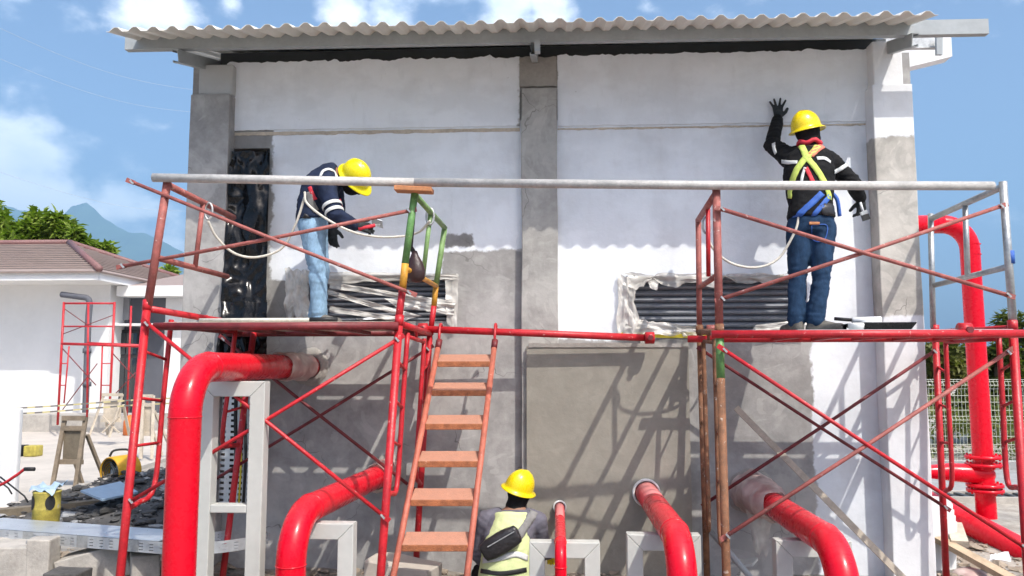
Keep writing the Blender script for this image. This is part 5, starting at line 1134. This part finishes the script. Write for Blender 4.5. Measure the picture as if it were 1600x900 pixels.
# wheelbarrow, mostly beyond the left edge
WB = thing('wheelbarrow', P(-40, 830, 7.6), 'red wheelbarrow handle with a dark grip at the left edge', 'wheelbarrow')
for dy in (0, .5):
    a = P(54 - 240 * dy, 733, 7.6) + Vector((0, dy, 0)); MB().tube(crom([a + Vector((-.1, 0, 0)), P(22 - 240 * dy, 745, 7.6) + Vector((0, dy, 0)), P(-10 - 220 * dy, 762, 7.6) + Vector((0, dy, 0)), P(-120, 800, 7.6) + Vector((0, dy, 0)), P(-260, 830, 7.6) + Vector((0, dy * .4, 0))], 6), .014, 10).build('handle', 'scaf_red', WB, True)
    MB().tube([a + Vector((-.1, 0, 0)), a], .019, 10).build('grip', 'black_rubber', WB, True)
    MB().tube([P(0 - 160 * dy, 745, 7.6) + Vector((0, dy, 0)), P(38 - 160 * dy, 775, 7.6) + Vector((0, dy, 0)), P(44 - 160 * dy, 785, 7.6) + Vector((0, dy, 0))], .008, 8).build('leg', 'black_rubber', WB, True)
q = P(-150, 790, 7.85); b = MB(); b.add([q + Vector(v_) for v_ in [(-.45, -.28, .1), (.4, -.28, .05), (.4, .28, .05), (-.45, .28, .1), (-.3, -.18, -.15), (.2, -.18, -.15), (.2, .18, -.15), (-.3, .18, -.15)]], [(0, 1, 5, 4), (1, 2, 6, 5), (2, 3, 7, 6), (3, 0, 4, 7), (4, 5, 6, 7)]); b.build('tray', 'steel', WB)
MB().tube([P(-265, 830, 7.75), P(-265, 830, 7.85)], .18, 20).build('wheel', 'black_rubber', WB)
# paint drum with dark round marks
DR = thing('yellow_drum', P(70, 818, 6.7), 'dented yellow paint drum with dark round prints and rags on top', 'drum')
c_ = P(71, 822, 6.7); b = MB(); rings = []
for (z, r_) in ((0, .10), (.01, .104), (.14, .106), (.15, .110), (.16, .106), (.28, .107), (.285, .112), (.295, .107)):
    rings.append([c_ + Vector((r_ * math.cos(2 * math.pi * j / 28), r_ * math.sin(2 * math.pi * j / 28), z)) for j in range(28)])
b.loft(rings).build('shell', 'can_yellow', DR, True)
for an in (-2.25, -.75):
    vs_ = []; 
    for j in range(20):
        q_ = 2 * math.pi * j / 20; a = an + .36 * math.cos(q_); vs_.append(c_ + Vector((.1115 * math.cos(a), .1115 * math.sin(a),   .205 + .06 * math.sin(q_))))
    MB().add(vs_, [tuple(range(20))]).build('round_print', 'black_rubber', DR)
b = sheet([c_ + Vector((-.11, .1, .36)), c_ + Vector((.12, .1, .35)), c_ + Vector((.11, -.1, .30)), c_ + Vector((-.1, -.1, .31))], 14, 14, .07, 3, 10, .15, (1, 1)); b.build('rag', 'board_blue', DR, True)
# fan blower
FN = thing('drum_fan', P(178, 757, 9.6), 'round yellow drum fan with black guard lying on the rubble', 'fan')
c_ = P(172, 738, 9.6); axd = Vector((.45, 1, .05)).normalized()
def circ(c, ax_, r_, n=30):
    u = ax_.cross(Vector((0, 0, 1))).normalized(); w = u.cross(ax_); return [c + (u * math.cos(2 * math.pi * j / n) + w * math.sin(2 * math.pi * j / n)) * r_ for j in range(n)]
b = MB(); R0 = .175; rr_ = [circ(c_, axd, R0 * .94), circ(c_ - axd * .015, axd, R0), circ(c_, axd, R0 * 1.05), circ(c_ + axd * .3, axd, R0 * 1.03)]
b.add([p for r_ in rr_ for p in r_], [(k_ * 30 + j, k_ * 30 + (j + 1) % 30, (k_ + 1) * 30 + (j + 1) % 30, (k_ + 1) * 30 + j) for k_ in range(3) for j in range(30)]); b.build('drum', 'fan_yellow', FN, True)
MB().add(circ(c_ + axd * .12, axd, R0 * .95), [tuple(range(30))]).build('inner_disc', 'black_rubber', FN)
g = MB()
for k_ in (.3, .5, .7, .88): g.tube(circ(c_ + axd * .005, axd, R0 * k_) + [circ(c_ + axd * .005, axd, R0 * k_)[0]], .004, 5, False)
g.build('guard', 'steel_dark', FN); MB().tube([c_ + axd * .03, c_ + axd * .10], .035, 14).build('hub', 'steel', FN)
u = axd.cross(Vector((0, 0, 1))).normalized(); w = u.cross(axd)
for k_ in range(5):
    a = 2 * math.pi * k_ / 5; d = u * math.cos(a) + w * math.sin(a); e_ = u * -math.sin(a) + w * math.cos(a); b = MB(); q = c_ + axd * .08
    b.add([q + d * .03 - e_ * .02, q + d * .15 - e_ * .05 - axd * .02, q + d * .15 + e_ * .04 + axd * .03, q + d * .03 + e_ * .02], [(0, 1, 2, 3)]); b.build('blade', 'steel', FN)
MB().tube(crom([c_ + Vector((-.06, .08, .18)), c_ + Vector((-.02, .1, .25)), c_ + Vector((.1, .2, .25)), c_ + Vector((.13, .22, .18))], 5), .014, 8).build('handle', 'black_rubber', FN, True)
# blue-grey board lying tilted
cs = [P(126, 766, 8.2), P(188, 752, 8.8), P(216, 768, 8.5), P(160, 780, 7.9)]
b = MB(); b.add(cs + [c - Vector((0, 0, .02)) for c in cs], [(0, 3, 2, 1), (4, 5, 6, 7), (0, 1, 5, 4), (1, 2, 6, 5), (2, 3, 7, 6), (3, 0, 4, 7)]); o = b.build('fibre_board', 'board_blue', None, False, (0, 0, 0)); tag(o, 'blue-grey board lying tilted on the rubble in front of the fan', 'board')
# wooden barricade stands
def trestle(label, px, pyt, pyb, wpx, D, brace_=True, m='timber', lean=0.):
    q0 = P(px, pyb, D); zt2 = P(px, pyt, D).z; w = wpx / FOC * D; t = thing('wooden_stand', q0, label, 'wooden stand', 'wooden barricade stands'); hh = zt2 - q0.z; x = q0.x; y = q0.y; z = q0.z
    for sgn in (-1, 1):
        MB().beam((x + sgn * w * .5, y - .0, z + hh), (x + sgn * w * .55 + lean, y - .18, z), .05, .035).build('front_leg', m, t); MB().beam((x + sgn * w * .5, y + .05, z + hh * .75), (x + sgn * w * .6 + lean + .1, y + .35, z), .05, .035).build('rear_leg', m, t)
    zz0 = z + hh * .38
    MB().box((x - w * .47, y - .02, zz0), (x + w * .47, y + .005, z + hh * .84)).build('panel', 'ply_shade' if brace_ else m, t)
    for zc_ in (z + hh * .99, z + hh * .85, zz0): MB().beam((x - w * .56, y - .035, zc_), (x + w * .56, y - .035, zc_), .03, .06).build('rail', m, t)
    return t
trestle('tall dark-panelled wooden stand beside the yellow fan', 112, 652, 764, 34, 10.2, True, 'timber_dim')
t = trestle('pale wooden A-frame stand with an X brace before the grey house wing', 174, 616, 682, 30, 15.5, False, 'timber_pale', -.15)
MB().beam(P(160, 650, 15.35), P(186, 676, 15.35), .03, .03).build('x_brace', 'timber_pale', t); MB().beam(P(186, 650, 15.3), P(160, 676, 15.3), .03, .03).build('x_brace', 'timber_pale', t)
trestle('pale wooden stand partly behind the red scaffold post', 228, 618, 715, 16, 13.2, False, 'timber_pale', .1)
q = gpt(45, 714); o = bevel(MB().box((q.x - .11, q.y, .035), (q.x + .11, q.y + .22, .22)).build('yellow_crate', 'can_yellow', None, False, (0, 0, 0)), .02); tag(o, 'small bright yellow box on the yard near the white pier', 'box')
o = bevel(MB().box((q.x - .42, q.y + .02, .035), (q.x - .16, q.y + .25, .22)).build('black_crate', 'black_rubber', None, False, (0, 0, 0)), .02); tag(o, 'small black box next to the bright yellow box', 'box')
q = gpt(204, 680); b = MB().tube([q + Vector((0, 0, z)) for z in (0, .02, .3, .42, .45)], .15, 18, True, [.14, .16, .16, .10, .05]); o = b.build('orange_barrel', 'orange_plastic', None, True, (0, 0, 0)); tag(o, 'small orange plastic barrel by the grey house wing', 'barrel')
# hazard tape
for k_, (y0, y1) in enumerate(((641, 621), (650, 629))):
    pts = [P(-30, y0, 12.5), P(90, (y0 + y1) / 2 + 3, 13), P(210, y1 + 4, 13.5), P(300, y1, 13.5)]; q = crom(pts, 8); b = MB()
    b.add([p + Vector((0, 0, dz)) for p in q for dz in (-.013, .013)], [(i * 2, i * 2 + 2, i * 2 + 3, i * 2 + 1) for i in range(len(q) - 1)]); o = b.build('hazard_tape', 'tape_stripes', None, False, (0, 0, 0)); tag(o, ('upper' if k_ == 0 else 'lower') + ' strand of striped hazard tape across the yard', 'tape', 'hazard tapes')
# ------------------------------------------------------------------ house on the left
HS = thing('white_house', (-13, 17, 0), 'white single-storey house with brown hip roof behind the yard', 'house')
HD = 20.0; hx = P(142, 560, HD).x; ez = P(60, 441, HD).z; hy = HD - WALLD
MB().box((-26, hy + .75, -.1), (hx, hy + 9, ez)).build('wall', 'house_white', HS)
MB().box((-26.6, hy - .65, ez - .02), (hx + .45, hy - .6, ez + .20)).build('fascia', 'house_white', HS); MB().box((hx + .42, hy - .598, ez - .02), (hx + .47, hy + 9.5, ez + .20)).build('fascia', 'house_white', HS); MB().box((-26.6, hy - .6, ez + .0), (hx + .42, hy + 9.5, ez + .04)).build('soffit', 'house_white', HS)
rz = ez + .2; apx = P(108, 381, 24.3); ap = Vector((apx.x, 24.3 - WALLD, apx.z)); A = Vector((-26.7, hy - .75, rz)); Bc = Vector((hx + .55, hy - .75, rz)); C_ = Vector((hx + .55, 27 - WALLD + 2.6, rz)); apl = Vector((-22, ap.y, ap.z)); Dd = Vector((-26.7, C_.y, rz))
def roofface(pts, name='roof_face'):
    n = 0; o = MB().add(pts, [tuple(range(len(pts)))]).build(name, 'roof_brown', HS); md = o.modifiers.new('t', 'SOLIDIFY'); md.thickness = .05; return o
roofface([A, Bc, ap, apl]); roofface([Bc, C_, ap]); roofface([C_, Dd, apl, ap]); roofface([Dd, A, apl])
def seams(a0, a1, b0, b1, n, name='roof_seam'):
    b = MB()
    for i in range(1, n):
        t_ = i / n; b.beam(a0.lerp(a1, t_) + Vector((0, 0, .015)), b0.lerp(b1, t_) + Vector((0, 0, .015)), .05, .035)
    return b.build(name, 'roof_brown', HS)
nb = 14
b = MB()
for i in range(1, nb):   # horizontal tile courses
    t_ = i / nb; b.beam(A.lerp(apl, t_) + Vector((0, 0, .03)), Bc.lerp(ap, t_) + Vector((0, 0, .03)), .05, .03)
b.build('tile_course', 'roof_brown', HS)
b = MB()
for i in range(1, nb): t_ = i / nb; b.beam(Bc.lerp(ap, t_) + Vector((0, 0, .03)), C_.lerp(ap, t_) + Vector((0, 0, .03)), .05, .03)
b.build('tile_course', 'roof_brown', HS)
for (a, b_) in ((Bc, ap), (ap, apl), (C_, ap)): MB().tube([a + Vector((0, 0, .05)), b_ + Vector((0, 0, .05))], .09, 8).build('ridge_cap', 'roof_ridge', HS, True)
# wing, set back
WG = thing('house_wing', (-10.5, 16, 0), 'grey-fronted house wing with glazed door behind the small scaffold', 'house')
wy = 21.5 - WALLD; wx0, wx1 = hx + .02, P(330, 560, 21.5).x; wz = P(200, 466, 21.5).z
MB().box((wx0, wy, -.1), (P(256, 560, 21.5).x, wy + 5, wz)).build('grey_wall', 'house_grey', WG); MB().box((P(256, 560, 21.5).x + .002, wy - .02, -.1), (wx1, wy + 5, wz)).build('white_wall', 'house_white', WG)
MB().box((P(128, 500, 21.4).x, wy - .08, P(160, 500, 21.4).z), (P(200, 500, 21.4).x, wy - .002, wz)).build('lintel_panel', 'house_grey_mid', WG)
MB().box((P(185, 460, 20.9).x, wy - .7, wz), (wx1 + .3, wy - .1, wz + .28)).build('fascia', 'house_white', WG)
rw = [Vector((hx + .4, wy - .7, wz + .28)), Vector((wx1 + .3, wy - .7, wz + .28)), Vector((wx1 + .3, wy + 3, wz + 1.05)), Vector((hx + .4, wy + 3, wz + 1.05))]
o = MB().add(rw, [(0, 1, 2, 3)]).build('roof', 'roof_brown', WG); md = o.modifiers.new('t', 'SOLIDIFY'); md.thickness = .05
for (x0, x1, y0, y1) in ((153, 215, 515, 668),):
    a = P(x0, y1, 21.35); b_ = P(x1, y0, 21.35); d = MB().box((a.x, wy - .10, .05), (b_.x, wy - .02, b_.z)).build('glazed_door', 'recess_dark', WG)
    nxp = 3
    for i in range(nxp):
        for j in range(2):
            xx0 = a.x + (b_.x - a.x) * (i + .06) / nxp; xx1 = a.x + (b_.x - a.x) * (i + .94) / nxp; zz0 = .1 + (b_.z - .15) * (j * .72 + .02); zz1 = .1 + (b_.z - .15) * ((.70 if j == 0 else .98)); MB().box((xx0, wy - .118, zz0), (xx1, wy - .104, zz1)).build('pane', 'glass', d)
MB().box((P(150, 512, 21.2).x, wy - .55, P(200, 506, 21.2).z - .06), (P(260, 512, 21.2).x, wy - .1, P(200, 506, 21.2).z)).build('canopy', 'house_white', WG)
# downpipe
DP = thing('downpipe', P(135, 650, 19.7), 'dark grey downpipe bending down the corner of the white house', 'pipe')
MB().tube(crom([P(96, 460, 19.6), P(125, 464, 19.6), P(136, 466, 19.6), P(140, 474, 19.6), P(138, 500, 19.6), P(136, 560, 19.6), P(133, 660, 19.6)], 6), .075, 12).build('pipe_run', 'house_grey', DP, True)
for py in (548, 600): 
    q = P(136, py, 19.6); MB().tube([q - Vector((0, 0, .06)), q + Vector((0, 0, .06))], .10, 12).build('collar', 'house_grey', DP, True)
# small far scaffold
FS = thing('tower_scaffold', P(135, 660, 17.5), 'small red tower scaffold in front of the white house', 'scaffold')
DS, DB = 17.2, 18.4
for (nm, pts, r_) in (('post', [(100, 472, DS), (90, 664, DS)], .026), ('post', [(179, 472, DS), (170, 665, DS)], .026), ('post', [(138, 475, DB), (136, 655, DB)], .024), ('post', [(205, 478, DB), (198, 655, DB)], .024),
        ('rail', [(100, 474, DS), (179, 474, DS)], .022), ('rail', [(99, 510, DS), (177, 510, DS)], .018), ('platform_rail', [(96, 537, DS), (220, 541, DS)], .03), ('platform_rail', [(138, 536, DB), (230, 540, DB)], .026),
        ('ladder_upright', [(108, 541, DS), (100, 630, DS)], .016), ('ladder_upright', [(160, 541, DS), (157, 630, DS)], .018), ('rung', [(94, 568, DS), (106, 568, DS)], .012), ('rung', [(92, 602, DS), (103, 602, DS)], .012), ('rung', [(158, 568, DS), (174, 568, DS)], .012), ('rung', [(157, 602, DS), (172, 602, DS)], .012),
        ('brace', [(100, 482, DS), (140, 510, DS)], .010), ('brace', [(98, 522, DS), (178, 492, DS)], .010), ('brace', [(98, 545, DS), (150, 602, DS)], .012), ('brace', [(98, 640, DS), (152, 568, DS)], .012), ('brace', [(176, 552, DS), (212, 592, DS)], .012), ('brace', [(178, 618, DS), (212, 582, DS)], .012)):
    tb(FS, nm, pts, r_, 'scaf_red' if nm != 'brace' else 'scaf_dark', 8)
# overhead wires
for i, (a, b_, cc) in enumerate((((-40, 25, 26), (300, 140, 40), 'upper'), ((-40, 75, 26), (300, 175, 42), 'lower'), ((-40, 255, 26), (300, 330, 45), 'lowest'))):
    p0, p1 = P(*a), P(*b_); n = 14; q = [p0.lerp(p1, k_ / n) - Vector((0, 0, .5 * math.sin(math.pi * k_ / n))) for k_ in range(n + 1)]; p0e = p0 + (p0 - p1) * .8; p1e = p1 + (p1 - p0) * .6
    o = MB().tube([p0e] + q + [p1e], .0045, 5).build('overhead_wire', 'wire', None, True, (0, 0, 0)); tag(o, cc + ' thin overhead wire crossing the sky at upper left', 'wire', 'overhead wires')
# ------------------------------------------------------------------ trees
def leaves(mb, c, rad, n, size, rnd, droop=.3, asp=.45):
    for i in range(n):
        while True:
            p = Vector((rnd.uniform(-1, 1), rnd.uniform(-1, 1), rnd.uniform(-1, 1))); l_ = p.length
            if .25 < l_ < 1 and rnd.random() < l_ ** 1.5: break
        q = Vector(c) + Vector((p.x * rad[0], p.y * rad[1], p.z * rad[2])); d = Vector((rnd.gauss(0, 1), rnd.gauss(0, 1), rnd.gauss(0, .6) - droop)).normalized(); s_ = d.cross(Vector((rnd.gauss(0, .5), rnd.gauss(0, .5), 1))).normalized(); n_ = s_.cross(d); L_ = size * rnd.uniform(.6, 1.3)
        mb.add([q, q + d * L_ * .5 + s_ * L_ * asp * .5 + n_ * L_ * .06, q + d * L_, q + d * L_ * .5 - s_ * L_ * asp * .5 + n_ * L_ * .06], [(0, 1, 2, 3)])
def tree(label, base, h, clumps, nleaf, size, m, seed, group, trunk_r=.14, asp=.4, name='leafy_tree'):
    rnd = random.Random(seed); base = Vector(base); t = thing(name, base, label, 'tree', group); b = MB()
    cz = base + Vector((0, 0, h * .45)); b.tube(crom([base - Vector((0, 0, .2)), base + Vector((.08, 0, h * .25)), cz], 5), 1, 10, True, [trunk_r * (1 - .5 * i / 10) for i in range(11)])
    for (c, r_) in clumps:
        c = Vector(c); mid = cz.lerp(c, .5) + Vector((rnd.uniform(-.2, .2), 0, -.1)); b.tube(crom([cz - Vector((0, 0, .2)), mid, c], 4), 1, 6, True, [trunk_r * (.45 - .38 * i / 8) for i in range(9)])
    b.build('trunk', 'bark', t, True); cr_ = MB(); tot_ = sum(r_[0] * r_[1] + r_[2] * r_[0] for c, r_ in clumps)
    for (c, r_) in clumps:
        k_ = int(nleaf * (r_[0] * r_[1] + r_[2] * r_[0]) / tot_); sub = 7
        for s_ in range(sub):
            o_ = Vector((rnd.uniform(-.6, .6) * r_[0], rnd.uniform(-.6, .6) * r_[1], rnd.uniform(-.6, .7) * r_[2])); leaves(cr_, Vector(c) + o_, tuple(x * rnd.uniform(.35, .6) for x in r_), k_ // sub, size, rnd, .25, asp)
    cr_.build('crown', m, t, False); return t
def ptree(label, pcl, D, nleaf, size, m, seed, group, gz=0., asp=.4, tr=.14, name='leafy_tree'):
    cl_ = [(P(a, b_, D + dd), (r_ / FOC * D, r_ / FOC * D, r2 / FOC * D)) for (a, b_, r_, r2, dd) in pcl]; ctr = sum((c.x for c, r_ in cl_)) / len(cl_); topz = max(c.z + r_[2] for c, r_ in cl_)
    return tree(label, (ctr, D - WALLD, gz), topz - gz, cl_, nleaf, size, m, seed, group, tr, asp, name)
ptree('bright green tree with large leaves at the left edge behind the roof', [(5, 362, 26, 30, 0), (-25, 345, 30, 30, .5), (12, 385, 28, 18, -.6)], 32, 2600, .42, 'leaf_bright', 1, 'trees behind the white house')
ptree('tallest bright green tree standing up behind the ridge of the brown roof', [(42, 348, 24, 26, 0), (48, 378, 28, 20, .5), (30, 372, 20, 20, -.5), (60, 362, 16, 16, 0)], 32, 2600, .42, 'leaf_bright', 2, 'trees behind the white house')
ptree('bright green tree with two lobes right of the roof ridge tree', [(88, 345, 20, 17, 0), (85, 368, 26, 18, .5), (110, 360, 18, 14, 0), (122, 372, 15, 14, -.4)], 32, 2600, .40, 'leaf_bright', 3, 'trees behind the white house')
ptree('low bright green tree above the right slope of the brown roof', [(142, 382, 15, 14, 0), (165, 390, 14, 10, 0), (150, 396, 18, 10, .3)], 33, 1600, .38, 'leaf_bright', 4, 'trees behind the white house')
ptree('small tuft of green treetop beside the grey column edge', [(262, 424, 10, 6, 0), (245, 428, 9, 6, 0)], 34, 700, .34, 'leaf_bright', 5, 'trees behind the white house')
ptree('dark leafy tree behind the mesh fence next to the building corner', [(1462, 560, 32, 38, 0), (1450, 610, 34, 44, .3), (1490, 590, 26, 40, 0)], 16.5, 4200, .17, 'leaf_olive', 6, 'trees behind the mesh fence')
ptree('olive green tree behind the red riser', [(1508, 565, 26, 34, 0), (1525, 610, 34, 44, .4), (1500, 640, 30, 34, 0)], 17, 3600, .17, 'leaf_olive', 7, 'trees behind the mesh fence')
ptree('dark green tree behind the fence right of the riser', [(1560, 545, 26, 30, 0), (1572, 590, 34, 44, .4), (1550, 630, 30, 38, 0)], 17, 4400, .17, 'leaf_dark', 8, 'trees behind the mesh fence')
ptree('tall dark green tree behind the fence at the right edge', [(1592, 522, 30, 34, 0), (1610, 560, 40, 50, .4), (1600, 620, 40, 50, 0), (1650, 540, 40, 60, 0)], 18, 5200, .18, 'leaf_dark', 9, 'trees behind the mesh fence')
for i, (x, d_) in enumerate(((1700, 19), (1800, 20))): ptree(('dark', 'farther dark')[i] + ' tree beyond the right edge of the fence', [(x, 540, 50, 60, 0), (x + 20, 610, 50, 50, .5)], d_, 2500, .2, 'leaf_dark', 20 + i, 'trees behind the mesh fence')
# undergrowth behind the fence
b = MB(); rnd = random.Random(5)
for i in range(42):
    x = rnd.uniform(4.5, 15); y = rnd.uniform(7.4, 9.2); leaves(b, (x, y, rnd.uniform(.2, .7)), (.6, .5, rnd.uniform(.3, .75)), 130, .16, rnd, .1, .35)
o = b.build('undergrowth', 'leaf_grass', None, False); tag(o, 'tangled pale green undergrowth behind the mesh fence', 'plants', None, 'stuff')
# ------------------------------------------------------------------ mesh fence
FE = thing('mesh_fence', (9, 6.6, 0), 'pale welded wire mesh fence with V-bent top in front of the trees', 'fence')
fy = 13.0 - WALLD; ft_ = P(1520, 593, 13).z; fb_ = .12; x0, x1 = P(1400, 600, 13).x, 16.0; b = MB(); n = int((x1 - x0) / .055)
def vprof(z):
    t_ = (z - fb_) / (ft_ - fb_)
    for c_ in (.93, .5, .1):
        if abs(t_ - c_) < .045: return -.035 * (1 - abs(t_ - c_) / .045)
    return 0
zsf = sorted([fb_, ft_] + [fb_ + (ft_ - fb_) * k_ for c_ in (.93, .5, .1) for k_ in (c_ - .045, c_, c_ + .045)])
for i in range(n):
    x = x0 + i * .055; b.tube([(x, fy + vprof(z), z) for z in zsf], .0035, 4, False)
for z in [z for z in zsf] + [fb_ + (ft_ - fb_) * k_ for k_ in (.3, .72, .2, .62, .8)]: b.tube([(x0, fy + vprof(z) - .004, z), (x1, fy + vprof(z) - .004, z)], .0035, 4, False)
b.build('mesh_panel', 'fence_wire', FE)
for x in (x0 + .25, x0 + 2.65, x0 + 5.05, x0 + 7.45): MB().box((x - .025, fy + .01, -.1), (x + .025, fy + .06, ft_ + .03)).build('post', 'fence_wire', FE)
MB().box((x0 - .3, fy - .1, -.1), (x1 + 8, fy + .14, fb_)).build('plinth', 'kerb_grey', FE)
# drain grating and stacked sheets at right
DG = thing('drain_channel', (5.2, 3.4, 0), 'dark slotted drain grating in the paving behind the red valve', 'drain')
for i in range(26):
    x = 4.0 + i * .14; MB().box((x, 3.42, -.02), (x + .06, 3.78, .05)).build('grate_bar', 'recess_dark' if False else 'steel_dark', DG)
MB().box((3.9, 3.34, -.05), (7.8, 3.40, .06)).build('frame', 'concrete', DG); MB().box((3.9, 3.80, -.05), (7.8, 3.86, .06)).build('frame', 'concrete', DG)
for i in range(5):
    q0 = P(1456 + i * 2.2, 775 + i * 9, 6.75); q1 = P(1457 + i * 1.5, 905, 6.7); o = MB().beam(q0, q1, .30, .012, (0, 1, 0)).build('white_sheet', 'house_white', None, False, (0, 0, 0)); tag(o, ('tallest', 'second tallest', 'middle', 'second lowest', 'lowest')[i] + ' of the white sheets leaning at the building corner', 'sheet', 'white sheets at the corner')
o = MB().beam(P(1466, 842, 6.7), P(1585, 908, 6.1), .10, .04).build('timber_plank', 'timber', None, False, (0, 0, 0)); tag(o, 'brown plank lying in the rubble below the red ground pipe', 'plank')
o = MB().beam(P(1490, 820, 6.9), P(1500, 850, 6.6), .12, .05).build('broken_plank', 'timber_pale', None, False, (0, 0, 0)); tag(o, 'short broken pale plank standing in the right rubble', 'plank')
o = sheet([P(1548, 866, 6.8), P(1576, 862, 6.8), P(1580, 874, 6.5), P(1545, 876, 6.5)], 12, 8, .03, 3, 14, .1, (1, 1)).build('paper_scrap', 'paint_white', None, True, (0, 0, 0)); tag(o, 'crumpled white paper scrap on the right rubble', 'paper')
DQ = thing('grey_conduit', P(1108, 830, 6.3), 'grey plastic conduit poking out at the wall foot by the rusty posts', 'pipe')
MB().tube([P(1106, 826, 6.42), P(1142, 866, 6.1), P(1175, 905, 5.85)], .022, 12).build('conduit', 'steel', DQ, True)
o = MB().beam(P(1143, 880, 6.12), P(1180, 878, 6.05), .2, .02).build('metal_plate', 'support', None, False, (0, 0, 0)); tag(o, 'small grey metal plate on the ground by the rusty posts', 'plate')
# ------------------------------------------------------------------ air
bx = MB().box((-14500, -14500, -1.2), (14500, 14500, 2900)); o = bx.build('haze', 'ground', None); o['kind'] = 'stuff'
hm = bpy.data.materials.new('haze'); hm.use_nodes = True; hn = hm.node_tree.nodes; hn.clear(); ho_ = hn.new('ShaderNodeOutputMaterial'); hv = hn.new('ShaderNodeVolumePrincipled')
hv.inputs['Color'].default_value = (.36, .66, 1, 1); hv.inputs['Density'].default_value = HAZE; hv.inputs['Anisotropy'].default_value = .0
hm.node_tree.links.new(hv.outputs[0], ho_.inputs['Volume']); o.data.materials.clear(); o.data.materials.append(hm)
